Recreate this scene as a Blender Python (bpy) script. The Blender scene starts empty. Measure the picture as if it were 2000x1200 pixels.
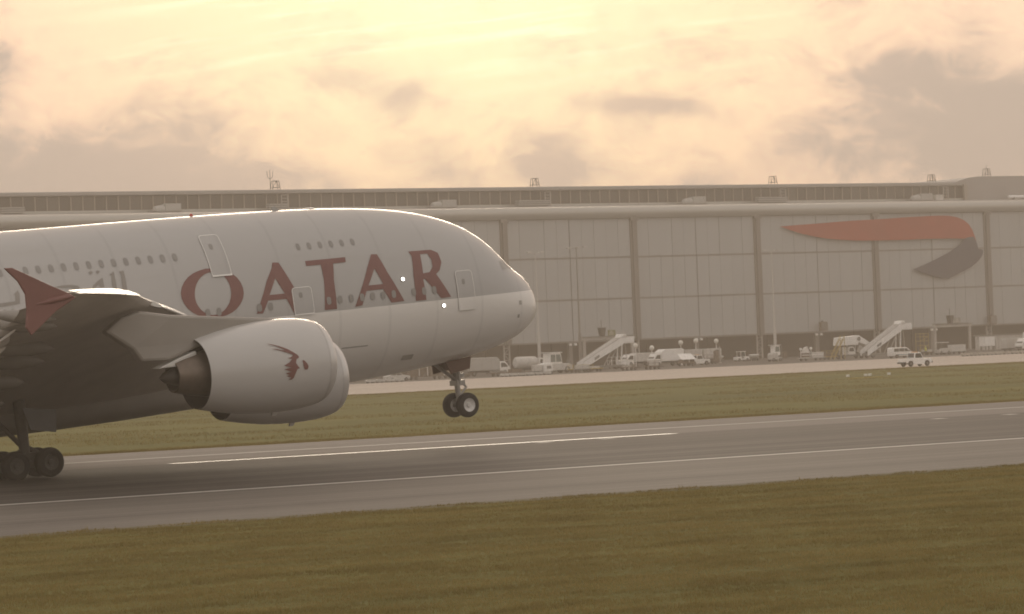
import bpy, bmesh, random
from math import *
from mathutils import Vector, Matrix
from mathutils.geometry import tessellate_polygon
import numpy as np

random.seed(7)
SC = bpy.context.scene
COL = SC.collection
rad = radians

# ------------------------------------------------------------------ camera
cam_d = bpy.data.cameras.new('camera'); cam = bpy.data.objects.new('camera', cam_d); COL.objects.link(cam)
YAW, PITCH, ROLL = rad(33.5), rad(0.63), rad(2.36)
cam.location = (0, 0, 5.34)
_fw = Vector((sin(YAW)*cos(PITCH), cos(YAW)*cos(PITCH), sin(PITCH)))
_rt = Vector((cos(YAW), -sin(YAW), 0)); _up = _rt.cross(_fw)
_r2 = _rt*cos(ROLL) - _up*sin(ROLL); _u2 = _up*cos(ROLL) + _rt*sin(ROLL)
cam.rotation_euler = Matrix((_r2, _u2, -_fw)).transposed().to_euler()
cam_d.sensor_width = 36.0; cam_d.lens = 6750/2000*36
cam_d.clip_start = 0.5; cam_d.clip_end = 9000
SC.camera = cam

# ------------------------------------------------------------------ render and view settings
SC.render.engine = 'CYCLES'
SC.view_settings.view_transform = 'Standard'; SC.view_settings.look = 'None'
SC.view_settings.gamma = 1; SC.view_settings.use_curve_mapping = False
SC.view_settings.exposure = 0.0
HAZE = 0.0006
SC.cycles.use_denoising = True; SC.cycles.filter_width = 1.8
SC.cycles.max_bounces = 6; SC.cycles.diffuse_bounces = 2; SC.cycles.glossy_bounces = 3
SC.cycles.transmission_bounces = 4; SC.cycles.volume_bounces = 1; SC.cycles.transparent_max_bounces = 8

# ------------------------------------------------------------------ sky and sun
SUN_AZ, SUN_EL = rad(32.8), rad(9.5)
SUN = Vector((sin(SUN_AZ)*cos(SUN_EL), cos(SUN_AZ)*cos(SUN_EL), sin(SUN_EL)))

class G:
    """small helper for building node graphs"""
    def __init__(s, tree): s.t = tree; s.t.nodes.clear()
    def n(s, typ, **kw):
        nd = s.t.nodes.new(typ)
        for k, v in kw.items(): setattr(nd, k, v)
        return nd
    def set(s, sock, v):
        if hasattr(v, 'links'): s.t.links.new(v, sock)
        else: sock.default_value = v
    def m(s, op, a, b=0.0, c=0.0, clamp=False):
        nd = s.n('ShaderNodeMath', operation=op, use_clamp=clamp)
        s.set(nd.inputs[0], a); s.set(nd.inputs[1], b); s.set(nd.inputs[2], c)
        return nd.outputs[0]
    def v(s, op, a, b=(0, 0, 0), k=None):
        nd = s.n('ShaderNodeVectorMath', operation=op); s.set(nd.inputs[0], a); s.set(nd.inputs[1], b)
        if k is not None: s.set(nd.inputs[3], k)
        return nd.outputs['Value'] if op in ('DOT_PRODUCT', 'LENGTH') else nd.outputs[0]
    def noise(s, vec, scale, detail=6, rough=.55, dist=0.0, color=False):
        nd = s.n('ShaderNodeTexNoise'); s.set(nd.inputs['Vector'], vec)
        nd.inputs['Scale'].default_value = scale; nd.inputs['Detail'].default_value = detail
        nd.inputs['Roughness'].default_value = rough; nd.inputs['Distortion'].default_value = dist
        return nd.outputs['Color' if color else 'Fac']
    def ramp(s, fac, stops, interp='LINEAR'):
        nd = s.n('ShaderNodeValToRGB'); r = nd.color_ramp; r.interpolation = interp
        while len(r.elements) < len(stops): r.elements.new(.5)
        for e, (p, c) in zip(r.elements, stops):
            e.position = p; e.color = (*c, 1) if len(c) == 3 else c
        s.set(nd.inputs[0], fac); return nd.outputs[0]
    def mix(s, f, a, b):
        nd = s.n('ShaderNodeMix', data_type='RGBA'); s.set(nd.inputs[0], f); s.set(nd.inputs[6], a); s.set(nd.inputs[7], b)
        return nd.outputs[2]
    def maprange(s, x, a, b, c=0.0, d=1.0, smooth=True):
        nd = s.n('ShaderNodeMapRange', interpolation_type='SMOOTHSTEP' if smooth else 'LINEAR')
        for i, q in enumerate((x, a, b, c, d)): s.set(nd.inputs[i], q)
        return nd.outputs[0]

W = bpy.data.worlds.new('World'); SC.world = W; W.use_nodes = True
g = G(W.node_tree)
D = g.v('NORMALIZE', g.n('ShaderNodeTexCoord').outputs['Generated'])
sx = g.n('ShaderNodeSeparateXYZ'); g.set(sx.inputs[0], D)
AZ = g.m('MULTIPLY', g.m('ARCTAN2', sx.outputs[0], sx.outputs[1]), 57.2958)
EL = g.m('MULTIPLY', g.m('ARCSINE', sx.outputs[2]), 57.2958)
ANG = g.m('MULTIPLY', g.m('ARCCOSINE', g.m('MINIMUM', g.v('DOT_PRODUCT', D, tuple(SUN)), .99999)), 57.2958)  # degrees from the sun
sky = g.n('ShaderNodeTexSky', sky_type='NISHITA', sun_disc=False, sun_elevation=SUN_EL, sun_rotation=SUN_AZ,
          altitude=20, air_density=1.0, dust_density=4.0, ozone_density=1.0)
S_ = 0.1                                             # world strength; cloud colours below are radiances, so they are divided by it
A01 = g.m('DIVIDE', ANG, 180)
def deg(l): return [(a/180, c) for a, c in l]
veil = g.ramp(A01, deg([(0, (1.6, 1.5, 1.0)), (3.6, (1.24, 1.12, .72)), (4.8, (1.17, .97, .645)), (6.2, (1.17, .885, .60)), (8.5, (1.11, .785, .57)),
                        (12, (1.08, .79, .60)), (25, (.88, .72, .61)), (60, (.70, .64, .59)), (110, (.72, .66, .61)), (180, (.88, .82, .77))]))
cloud = g.ramp(A01, deg([(0, (1.1, .93, .64)), (4, (1.0, .77, .56)), (6, (.84, .63, .48)), (8, (.66, .52, .42)), (10, (.58, .47, .385)), (20, (.55, .45, .39)),
                         (60, (.50, .45, .41)), (110, (.54, .50, .47)), (180, (.75, .70, .66))]))
# cloud cover: fractal noise on the view direction, denser in the banks low over the roofs
warp = g.v('MULTIPLY_ADD', g.noise(g.v('MULTIPLY', D, (18, 18, 30)), 1.0, 3, .5, color=True), (.05, .05, .03)); W_in = warp.node
W_in.inputs[2].default_value = (-.025, -.025, -.015)
DW = g.v('ADD', D, warp)
f1 = g.noise(g.v('MULTIPLY', DW, (26, 26, 44)), 1.0, 9, .60)
f2 = g.noise(g.v('MULTIPLY', DW, (84, 84, 150)), 1.0, 7, .64, .3)
dens = g.m('ADD', g.m('MULTIPLY', g.m('SUBTRACT', f1, .5), 1.25), g.m('MULTIPLY', g.m('SUBTRACT', f2, .5), .55))
def bank(az, el, wa, we, amp, tilt=0.0):
    a = g.m('SUBTRACT', AZ, az); e = g.m('SUBTRACT', g.m('SUBTRACT', EL, el), g.m('MULTIPLY', a, tilt))
    q = g.m('ADD', g.m('POWER', g.m('DIVIDE', a, wa), 2.0), g.m('POWER', g.m('DIVIDE', e, we), 2.0))
    return g.m('MULTIPLY', g.m('EXPONENT', g.m('MULTIPLY', q, -1.0)), amp)
for b in [(26.2, 3.2, 3.0, .75, .50, -.12), (25.0, 4.75, .9, .5, .36), (28.6, 3.9, 2.0, .5, .14), (29.5, 2.85, 1.8, .35, .30),
          (41.6, 3.35, 1.9, .85, .58), (40.3, 4.35, .75, .42, .34), (38.6, 3.1, 1.4, .55, .24), (34.25, 2.95, .70, .42, .52), (32.6, 2.9, .6, .3, .2),
          (36.0, 3.85, 1.5, .16, .26, -.1), (30.6, 4.45, .5, .25, .22), (31.8, 4.2, .7, .3, .22), (36.6, 2.55, .8, .3, .22)]:
    dens = g.m('ADD', dens, bank(*b))
low = g.maprange(EL, 6.0, 2.6, 0.0, 1.0)                       # cloud deck thickens toward the horizon
dens = g.m('ADD', dens, g.m('MULTIPLY', low, .10))
mask = g.maprange(dens, -.10, .40, 0.0, 1.0)
cloud = g.mix(g.maprange(dens, .5, .12, 0.0, .42), cloud, veil)          # thin rims pass more light than the cores
# bright cirrus streaks across the veil
a_s = g.m('MULTIPLY', g.m('SUBTRACT', EL, g.m('MULTIPLY', AZ, .10)), 1.0)
cv = g.n('ShaderNodeCombineXYZ'); g.set(cv.inputs[0], g.m('MULTIPLY', AZ, .28)); g.set(cv.inputs[1], g.m('MULTIPLY', a_s, 4.2))
cir = g.maprange(g.noise(cv.outputs[0], 1.0, 5, .55, .4), .48, .70, 0.0, 1.0)
cirr = g.m('MULTIPLY', g.m('MULTIPLY', cir, g.maprange(EL, 3.6, 5.2)), g.maprange(ANG, 9.0, 3.5))
veil = g.mix(g.m('MULTIPLY', cirr, .45), veil, (1.55, 1.50, 1.02, 1))
nish = g.v('SCALE', sky.outputs[0], k=S_)
base = g.mix(.965, nish, veil)
col = g.mix(g.m('MULTIPLY', mask, .92), base, cloud)
bg = g.n('ShaderNodeBackground'); g.set(bg.inputs[0], g.v('SCALE', col, k=1/S_)); bg.inputs[1].default_value = S_
g.t.links.new(bg.outputs[0], g.n('ShaderNodeOutputWorld').inputs[0])

sun_d = bpy.data.lights.new('sun', 'SUN'); sun_d.energy = .75; sun_d.angle = rad(18); sun_d.color = (1.0, .85, .66)
sun = bpy.data.objects.new('sun', sun_d); COL.objects.link(sun); sun.location = SUN*300
sun.rotation_euler = (-SUN).to_track_quat('-Z', 'Y').to_euler()

# ------------------------------------------------------------------ materials
MATS = {}
def mat(name, color, rough=.6, metal=0.0, var=.12, scale=2.0, bump=0.0, bscale=20.0, coat=0.0, emit=None, estr=0.0, spec=.5, rnd=0.0, stretch=(1, 1, 1), trans=0.0):
    if name in MATS: return MATS[name]
    m = bpy.data.materials.new(name); m.use_nodes = True; k = G(m.node_tree)
    b = k.n('ShaderNodeBsdfPrincipled'); o = k.n('ShaderNodeOutputMaterial'); k.t.links.new(b.outputs[0], o.inputs[0])
    pos = k.v('MULTIPLY', k.n('ShaderNodeTexCoord').outputs['Object'], stretch)
    fac = k.noise(pos, scale, 5, .6)
    if rnd: fac = k.m('ADD', fac, k.m('MULTIPLY', k.m('SUBTRACT', k.n('ShaderNodeObjectInfo').outputs['Random'], .5), rnd))
    lo = tuple(c*(1-var) for c in color); hi = tuple(min(1, c*(1+var)) for c in color)
    k.set(b.inputs['Base Color'], k.ramp(fac, [(.25, lo), (.75, hi)]))
    k.set(b.inputs['Roughness'], k.m('ADD', rough-.04, k.m('MULTIPLY', fac, .08), clamp=True))
    b.inputs['Metallic'].default_value = metal; b.inputs['Specular IOR Level'].default_value = spec
    b.inputs['Coat Weight'].default_value = coat; b.inputs['Coat Roughness'].default_value = .12
    if trans: b.inputs['Transmission Weight'].default_value = trans
    if emit: b.inputs['Emission Color'].default_value = (*emit, 1); b.inputs['Emission Strength'].default_value = estr
    if bump:
        bn = k.n('ShaderNodeBump'); bn.inputs['Strength'].default_value = bump
        k.set(bn.inputs['Height'], k.noise(pos, bscale, 4, .6)); k.set(b.inputs['Normal'], bn.outputs[0])
    MATS[name] = m; return m

# ------------------------------------------------------------------ mesh helpers
class MB:
    def __init__(s): s.v = []; s.f = []; s.mi = []
    def add(s, vs, fs, mi=0):
        o = len(s.v); s.v += [tuple(p) for p in vs]; s.f += [tuple(i+o for i in q) for q in fs]; s.mi += [mi]*len(fs); return s
    def box(s, c, d, rz=0.0, ry=0.0, mi=0):
        M = Matrix.Rotation(rz, 3, 'Z') @ Matrix.Rotation(ry, 3, 'Y')
        vs = [Vector(c) + M @ Vector((d[0]/2*a, d[1]/2*b, d[2]/2*e)) for e in (-1, 1) for a, b in ((-1, -1), (1, -1), (1, 1), (-1, 1))]
        return s.add(vs, [(3, 2, 1, 0), (4, 5, 6, 7), (0, 1, 5, 4), (1, 2, 6, 5), (2, 3, 7, 6), (3, 0, 4, 7)], mi)
    def prism(s, pts, y0, y1, mi=0, taper=None):
        """extrude an x,z outline from y0 to y1"""
        n = len(pts)
        area = sum(pts[i][0]*pts[(i+1) % n][1]-pts[(i+1) % n][0]*pts[i][1] for i in range(n))
        if area < 0: pts = pts[::-1]
        vs = [(x, y0, z) for x, z in pts] + [(x, y1, z) for x, z in pts]
        fs = [tuple(range(n)), tuple(range(2*n-1, n-1, -1))] + [(j, i, i+n, j+n) for i in range(n) for j in [(i+1) % n]]
        return s.add(vs, fs, mi)
    def rings(s, R, close=True, caps=True, mi=0):
        n = len(R[0]); vs = [p for r in R for p in r]; fs = []
        for i in range(len(R)-1):
            for j in range(n if close else n-1):
                k = (j+1) % n; fs.append((i*n+j, i*n+k, (i+1)*n+k, (i+1)*n+j))
        if caps: fs += [tuple(range(n-1, -1, -1)), tuple((len(R)-1)*n+j for j in range(n))]
        return s.add(vs, fs, mi)
    def lathe(s, prof, o, ax, n=24, caps=True, mi=0):
        ax = Vector(ax).normalized(); q = ax.to_track_quat('Z', 'Y').to_matrix(); o = Vector(o)
        return s.rings([[o + ax*t + q @ Vector((r*cos(2*pi*j/n), r*sin(2*pi*j/n), 0)) for j in range(n)] for t, r in prof], True, caps, mi)
    def tube(s, a, b, r, r2=None, n=8, mi=0):
        a, b = Vector(a), Vector(b); return s.lathe([(0, r), ((b-a).length, r2 if r2 else r)], a, b-a, n, True, mi)
    def build(s, name, mats, parent=None, smooth=None, bevel=0.0, loc=None):
        me = bpy.data.meshes.new(name); me.from_pydata(s.v, [], s.f)
        for m in (mats if isinstance(mats, (list, tuple)) else [mats]): me.materials.append(m)
        if len(set(s.mi)) > 1: me.polygons.foreach_set('material_index', s.mi)
        bm = bmesh.new(); bm.from_mesh(me); bmesh.ops.recalc_face_normals(bm, faces=bm.faces); bm.to_mesh(me); bm.free()
        if smooth is not None:
            me.polygons.foreach_set('use_smooth', [True]*len(me.polygons)); me.set_sharp_from_angle(angle=rad(smooth))
        return link(name, me, parent, bevel, loc)
def link(name, me, parent=None, bevel=0.0, loc=None):
    o = bpy.data.objects.new(name, me); COL.objects.link(o)
    if parent: o.parent = parent
    if loc: o.location = loc
    if bevel:
        b = o.modifiers.new('bevel', 'BEVEL'); b.width = bevel; b.segments = 2; b.limit_method = 'ANGLE'; b.angle_limit = rad(40)
    return o
def tag(o, label=None, cat=None, group=None, kind=None):
    for k, v in (('label', label), ('category', cat), ('group', group), ('kind', kind)):
        if v: o[k] = v
    return o
def thing(name, label, cat, loc, rz=0.0, group=None):
    o = bpy.data.objects.new(name, None); COL.objects.link(o); o.empty_display_size = .5
    o.location = loc; o.rotation_euler = (0, 0, rz); return tag(o, label, cat, group)

# ------------------------------------------------------------------ ground
def sheet(name, x0, x1, ys, z, m, ragged=None):
    y0, y1 = ys; mb = MB()
    mb.add([(x0, y0, z), (x1, y0, z), (x1, y1, z), (x0, y1, z)], [(0, 1, 2, 3)])
    return tag(mb.build(name, m), kind='structure')
def ground_mat(name, stops, s_big, s_small, stretch=(.15, 1, 1), rough=.9, bump=.0, spec=.3, streak=0.0, fine=.35):
    m = bpy.data.materials.new(name); m.use_nodes = True; k = G(m.node_tree)
    b = k.n('ShaderNodeBsdfPrincipled'); o = k.n('ShaderNodeOutputMaterial'); k.t.links.new(b.outputs[0], o.inputs[0])
    P = k.n('ShaderNodeTexCoord').outputs['Object']; Ps = k.v('MULTIPLY', P, stretch)
    f = k.m('ADD', k.m('MULTIPLY', k.noise(Ps, s_big, 5, .6), 1-fine), k.m('MULTIPLY', k.noise(P, s_small, 4, .7), fine))
    if streak: f = k.m('ADD', f, k.m('MULTIPLY', k.m('SUBTRACT', k.noise(k.v('MULTIPLY', P, (.012, 1, 1)), .6, 4, .7), .5), streak))
    k.set(b.inputs['Base Color'], k.ramp(f, stops)); b.inputs['Roughness'].default_value = rough; b.inputs['Specular IOR Level'].default_value = spec
    if bump:
        bn = k.n('ShaderNodeBump'); bn.inputs['Strength'].default_value = bump; bn.inputs['Distance'].default_value = .1
        k.set(bn.inputs['Height'], k.noise(P, s_small, 4, .7)); k.set(b.inputs['Normal'], bn.outputs[0])
    MATS[name] = m; return m
m_grass = ground_mat('grass ground', [(.30, (.105, .098, .026)), (.50, (.152, .138, .038)), (.72, (.20, .178, .054))], .06, 1.3, (.3, 1, 1), 1.0, .6, .1)
m_runway = ground_mat('runway asphalt', [(.3, (.138, .119, .10)), (.7, (.20, .175, .148))], .25, 6, (.04, 1, 1), .80, .25, .3, 1.3)
m_rubber = ground_mat('runway rubbered asphalt', [(.3, (.076, .064, .054)), (.7, (.128, .11, .094))], .25, 6, (.03, 1, 1), .80, .25, .25, 1.6)
m_pale = ground_mat('runway pale asphalt', [(.3, (.155, .132, .115)), (.7, (.205, .178, .157))], .25, 6, (.04, 1, 1), .82, .2, .3, .8)
m_taxi = ground_mat('taxiway concrete', [(.3, (.43, .365, .315)), (.7, (.55, .475, .41))], .1, 2, (.1, 1, 1), .85, .1, .3, .5)
m_apron = ground_mat('apron asphalt', [(.3, (.075, .066, .058)), (.7, (.12, .105, .09))], .1, 2, (.2, 1, 1), .85, .1)
m_line = ground_mat('runway paint', [(.3, (.50, .47, .42)), (.7, (.74, .70, .64))], 1.2, 9, (.3, 1, 1), .7, .0)
m_dirt = ground_mat('verge dirt', [(.3, (.13, .115, .075)), (.7, (.22, .195, .135))], .4, 3, (.2, 1, 1), 1.0, .4)

m_line2 = ground_mat('centre line paint', [(.3, (.56, .56, .54)), (.7, (.74, .74, .72))], 1.2, 9, (.3, 1, 1), .45, .0, .5)
m_seal = ground_mat('joint sealant', [(.3, (.03, .027, .025)), (.7, (.06, .054, .048))], .5, 5, (.1, 1, 1), .8)
sheet('grass_field', -2500, 3500, (-1500, 2600), 0, m_grass)
sheet('runway', -1200, 1800, (99.5, 121.6), .012, m_runway)
sheet('runway', -1200, 1800, (121.6, 156.8), .016, m_rubber)
sheet('runway', -1200, 1800, (156.8, 180.2), .012, m_pale)
sheet('runway_verge', -1200, 1800, (98.2, 99.5), .008, m_dirt)
sheet('taxiway', -1200, 1800, (361.5, 486), .012, m_taxi)
sheet('apron', -1200, 1800, (486, 900), .010, m_apron)
sheet('runway_edge_line', -1200, 1800, (121.2, 121.9), .022, m_line)
sheet('runway_edge_line', -1200, 1800, (166.6, 167.3), .022, m_line)
for i in range(-6, 16):
    sheet('runway_centre_line', 82.3+i*60.5, 82.3+i*60.5+31.7, (155.9, 156.85), .026, m_line2)
m_yel = ground_mat('taxiway paint', [(.3, (.36, .28, .10)), (.7, (.45, .36, .16))], 1, 6)
sheet('taxiway_centre_line', -1200, 1800, (407.0, 407.7), .022, m_yel)
sheet('taxiway_edge_line', -1200, 1800, (363.2, 363.6), .022, m_dirt)
sheet('taxiway_edge_line', -1200, 1800, (440, 440.5), .022, m_line)
for y in (101.6, 106.4, 112.9, 118.0, 128.3, 141.0, 172.5): sheet('runway_joint', -1200, 1800, (y, y+.09), .020, m_seal)
# worn pale patches of old paint and dirt beside the runway joints
for x, y in ((103.5, 155.0), (107.6, 154.9), (137.0, 155.2), (131.5, 155.2)):
    sheet('runway_marking', x, x+.9, (y-.9, y-.1), .024, m_line)

# ------------------------------------------------------------------ grass blades
m_blade = bpy.data.materials.new('grass blades'); m_blade.use_nodes = True
k = G(m_blade.node_tree); b = k.n('ShaderNodeBsdfPrincipled'); o_ = k.n('ShaderNodeOutputMaterial')
P = k.n('ShaderNodeNewGeometry').outputs['Position']
f = k.m('ADD', k.m('MULTIPLY', k.noise(k.v('MULTIPLY', P, (.35, 1, .2)), .42, 6, .66), .8), k.m('MULTIPLY', k.noise(P, 5.0, 3, .7), .2))
f = k.m('SUBTRACT', f, k.m('MULTIPLY', k.maprange(k.noise(k.v('MULTIPLY', P, (.6, 1.2, .2)), 1.1, 3, .6), .60, .74), .13))
k.set(b.inputs['Base Color'], k.ramp(f, [(.34, (.240, .177, .072)), (.46, (.310, .228, .096)), (.54, (.355, .262, .112)), (.68, (.44, .33, .15))]))
b.inputs['Roughness'].default_value = .8; b.inputs['Specular IOR Level'].default_value = .2
tr = k.n('ShaderNodeBsdfTranslucent'); k.set(tr.inputs[0], k.ramp(f, [(.36, (.15, .13, .034)), (.64, (.28, .23, .075))]))
ms = k.n('ShaderNodeMixShader'); ms.inputs[0].default_value = .45
k.t.links.new(b.outputs[0], ms.inputs[1]); k.t.links.new(tr.outputs[0], ms.inputs[2]); k.t.links.new(ms.outputs[0], o_.inputs[0])
rng = np.random.default_rng(11)
def blades(name, pts, h, spread, per):
    """each tuft is a few leaning triangles; pts is an (n,2) array, h an (n,) array of heights"""
    n = len(pts); a = rng.uniform(0, 2*pi, (n, per)); hh = h[:, None]*rng.uniform(.55, 1.25, (n, per)); w = hh*rng.uniform(.08, .16, (n, per))
    bx = pts[:, 0, None]+rng.normal(0, spread, (n, per)); by = pts[:, 1, None]+rng.normal(0, spread, (n, per))
    la = rng.uniform(0, 2*pi, (n, per)); lean = hh*rng.uniform(.1, .8, (n, per))
    co = np.zeros((n, per, 3, 3), np.float32)
    co[:, :, 0, 0] = bx-np.cos(a)*w; co[:, :, 0, 1] = by-np.sin(a)*w
    co[:, :, 1, 0] = bx+np.cos(a)*w; co[:, :, 1, 1] = by+np.sin(a)*w
    co[:, :, 2, 0] = bx+np.cos(la)*lean; co[:, :, 2, 1] = by+np.sin(la)*lean; co[:, :, 2, 2] = hh
    nt = n*per; me = bpy.data.meshes.new(name); me.vertices.add(nt*3); me.vertices.foreach_set('co', co.reshape(-1))
    me.loops.add(nt*3); me.loops.foreach_set('vertex_index', np.arange(nt*3, dtype=np.int32))
    me.polygons.add(nt); me.polygons.foreach_set('loop_start', np.arange(0, nt*3, 3, dtype=np.int32))
    me.update(); me.validate(); me.materials.append(m_blade)
    return tag(link(name, me), kind='stuff')
def clump(x, y, s): # cheap value noise for patchy heights
    return (np.sin(x*1.3/s+1.7*np.sin(y*.9/s))+np.sin(y*2.1/s+1.3*np.sin(x*.7/s+2))+np.sin((x+y)*.63/s+4))/3
def scatter(n, y0, y1, xa, xb, pad):
    y = y0+(y1-y0)*rng.random(n)**.9; t = rng.random(n)
    return np.stack([xa(y)-pad+(xb(y)-xa(y)+2*pad)*t, y], 1)
p = scatter(210000, 47, 99.3, lambda y: y*.4645, lambda y: y*.894, 3.5)
edge = 98.8+.40*clump(p[:, 0], p[:, 0]*0, .5)+.30*clump(p[:, 0], p[:, 0]*0+3, 2.1)+.35*rng.random(len(p))**2; p = p[p[:, 1] < edge]
hh = .055+.022*clump(p[:, 0], p[:, 1], 1.0)+.012*clump(p[:, 0]*3, p[:, 1]*3, 1.0); hh = np.clip(hh, .02, .2)
hh[rng.random(len(hh)) < .006] *= 2.2; hh *= 1+.5*np.clip((p[:, 1]-98.0), 0, 1)*rng.random(len(hh))
blades('mown_grass', p, hh, .05, 4)
p = np.stack([rng.uniform(75, 190, 26000), 180.0+np.abs(rng.normal(0, 2.2, 26000))], 1); p[:, 1] += .35*clump(p[:, 0], p[:, 0]*0, 1.1)
blades('verge_grass', p, .07+.05*rng.random(len(p)), .12, 4)
p = np.stack([rng.uniform(200, 340, 12000), 361.4-np.abs(rng.normal(0, 2.5, 12000))], 1); p[:, 1] += .6*clump(p[:, 0], p[:, 0]*0, 2)
blades('verge_grass', p, .10+.12*rng.random(len(p)), .2, 4)
yy = rng.uniform(183, 358, 42000); p = np.stack([yy*(.46+.44*rng.random(42000)), yy], 1); p = p[clump(p[:, 0], p[:, 1], 7.0) > .05]
blades('rough_grass', p, .08+.10*rng.random(len(p)), .25, 4)
# ---- fuselage section tables: station, top, bottom, half width
FUS=[(0,.30,.10,.0),(.08,.80,-.30,.55),(.35,1.35,-.72,1.15),(.9,2.02,-1.12,1.72),(1.5,2.44,-1.45,2.12),(2.2,3.06,-1.68,2.46),(3,3.88,-1.90,2.76),(4.2,4.72,-2.13,3.08),(5.7,5.33,-2.33,3.34),(7.7,5.83,-2.54,3.56),(10.1,6.14,-2.73,3.70),(12.6,6.32,-2.86,3.78),(15.2,6.40,-2.93,3.80),(19,6.46,-2.96,3.82),(23,6.48,-2.97,3.82),(46,6.48,-2.97,3.82),(54,6.45,-2.2,3.6),(62,6.3,-.2,2.9),(69,5.9,2.6,1.7),(73.5,5.3,4.4,.55)]
def pchip(xs,ys):
    n=len(xs);h=[xs[i+1]-xs[i] for i in range(n-1)];d=[(ys[i+1]-ys[i])/h[i] for i in range(n-1)]
    m=[d[0]]+[0 if d[i-1]*d[i]<=0 else 2*d[i-1]*d[i]/(d[i-1]+d[i]) for i in range(1,n-1)]+[d[-1]]
    def f(x):
        x=min(max(x,xs[0]),xs[-1]);i=0
        while i<n-2 and x>xs[i+1]: i+=1
        t=(x-xs[i])/h[i];a=2*t**3-3*t*t+1;b=t**3-2*t*t+t;c=3*t*t-2*t**3;e=t**3-t*t
        return a*ys[i]+b*h[i]*m[i]+c*ys[i+1]+e*h[i]*m[i+1]
    return f
_u=[sqrt(q[0]) for q in FUS]
_ft,_fb,_fw=[pchip(_u,[q[k] for q in FUS]) for k in (1,2,3)]
def fsec(s):
    u=sqrt(max(s,0));t,b,w=_ft(u),_fb(u),_fw(u)
    k=min(max(s/6,0),1);k=k*k*(3-2*k)
    zc=.2+.8*k
    if s>46: zc=1+(s-46)/27.5*3.8
    return t,b,w,min(max(zc,b+.05),t-.05)
def flat(s,z):
    t,b,w,zc=fsec(s)
    q=(z-zc)/((t-zc) if z>zc else (zc-b))
    return w*sqrt(max(0,1-q*q))
# ------------------------------------------------------------------ airliner
# body frame: s = metres aft of the nose tip, lat = metres toward the near side, z = height over the nose tip
PH = rad(3.4)
_s0, _z0 = 33.5, -5.25
A_LOC = (103.4-_s0*cos(PH)-_z0*sin(PH), 154.5, 7.25-_s0*sin(PH)+_z0*cos(PH))
def L(s, lat, z): return Vector((33.5-s, -lat, z+5.25))
plane = thing('airliner', 'huge white double-deck airliner landing on the runway with its nose wheels still off the ground', 'airliner', A_LOC)
plane.rotation_euler = (0, -PH, 0)

def paint(name, up, low, zl):
    m = bpy.data.materials.new(name); m.use_nodes = True; k = G(m.node_tree)
    b = k.n('ShaderNodeBsdfPrincipled'); o = k.n('ShaderNodeOutputMaterial'); k.t.links.new(b.outputs[0], o.inputs[0])
    P = k.n('ShaderNodeTexCoord').outputs['Object']; q = k.n('ShaderNodeSeparateXYZ'); k.set(q.inputs[0], P)
    f = k.noise(k.v('MULTIPLY', P, (.25, 1, 1)), 1.1, 5, .6)
    dirt = k.mix(k.m('MULTIPLY', k.maprange(k.noise(k.v('MULTIPLY', P, (.12, 1, .8)), 1.6, 6, .65), .5, .8), .16), (1, 1, 1, 1), (.72, .66, .58, 1))
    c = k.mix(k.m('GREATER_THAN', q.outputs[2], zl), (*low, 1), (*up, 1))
    mx = k.n('ShaderNodeMix', data_type='RGBA', blend_type='MULTIPLY'); mx.inputs[0].default_value = 1; k.set(mx.inputs[6], c); k.set(mx.inputs[7], dirt)
    # circumferential skin joints as shallow grooves
    br = k.n('ShaderNodeTexWave', wave_type='BANDS', bands_direction='X'); k.set(br.inputs[0], P); br.inputs['Scale'].default_value = .105
    gro = k.maprange(br.outputs['Fac'], .985, 1.0, 1.0, .93)
    mx2 = k.n('ShaderNodeMix', data_type='RGBA', blend_type='MULTIPLY'); mx2.inputs[0].default_value = 1; k.set(mx2.inputs[6], mx.outputs[2]); k.set(mx2.inputs[7], gro)
    k.set(b.inputs['Base Color'], mx2.outputs[2]); k.set(b.inputs['Roughness'], k.m('ADD', .24, k.m('MULTIPLY', f, .12)))
    b.inputs['Coat Weight'].default_value = .25; b.inputs['Coat Roughness'].default_value = .1
    bn = k.n('ShaderNodeBump'); bn.inputs['Strength'].default_value = .05; bn.inputs['Distance'].default_value = .05
    k.set(bn.inputs['Height'], f); k.set(b.inputs['Normal'], bn.outputs[0])
    MATS[name] = m; return m
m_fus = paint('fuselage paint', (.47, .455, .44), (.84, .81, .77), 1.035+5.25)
m_white = mat('white paint', (.70, .68, .64), .35, var=.06, scale=1.2, coat=.2)
m_nac = mat('nacelle paint', (.55, .53, .51), .3, var=.05, scale=.6, coat=.25, stretch=(.3, 1, 1))
m_wing = mat('wing grey', (.60, .555, .51), .5, var=.10, scale=.9, stretch=(1, .4, 1))
m_wing_shade = mat('wing grey in shade', (.30, .275, .25), .5, var=.10, scale=.9, stretch=(1, .4, 1))  # wing grey darkened: shade on belly and track fairings put into the colour
m_slat = mat('slat white', (.78, .76, .72), .28, var=.04, scale=2)
m_mar = mat('maroon paint', (.215, .095, .084), .4, var=.08, scale=3)
m_gold = mat('grey lettering', (.30, .275, .25), .5, var=.06)
m_glass = mat('window glass', (.30, .282, .265), .3, var=.1)
m_frame = mat('door outline', (.86, .84, .80), .4, var=.03)
m_steel = mat('gear steel', (.38, .36, .34), .4, .6, var=.15, scale=6)
m_hot = mat('exhaust metal', (.17, .135, .11), .42, .6, var=.2, scale=3)
m_plug = mat('plug metal', (.045, .038, .033), .6, .3)  # near-black metal for the exhaust plug
m_strut = mat('strut grey', (.085, .078, .07), .5, .2, var=.2, scale=6)
m_pyl = mat('pylon grey', (.34, .31, .28), .45, var=.06, scale=.8)
m_dark = mat('dark cavity', (.02, .018, .016), .8)
m_tyre = mat('tyre rubber', (.022, .020, .019), .85, var=.2, scale=8)
m_rim = mat('wheel rim', (.66, .64, .61), .4, .2, var=.1, scale=8)
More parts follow.
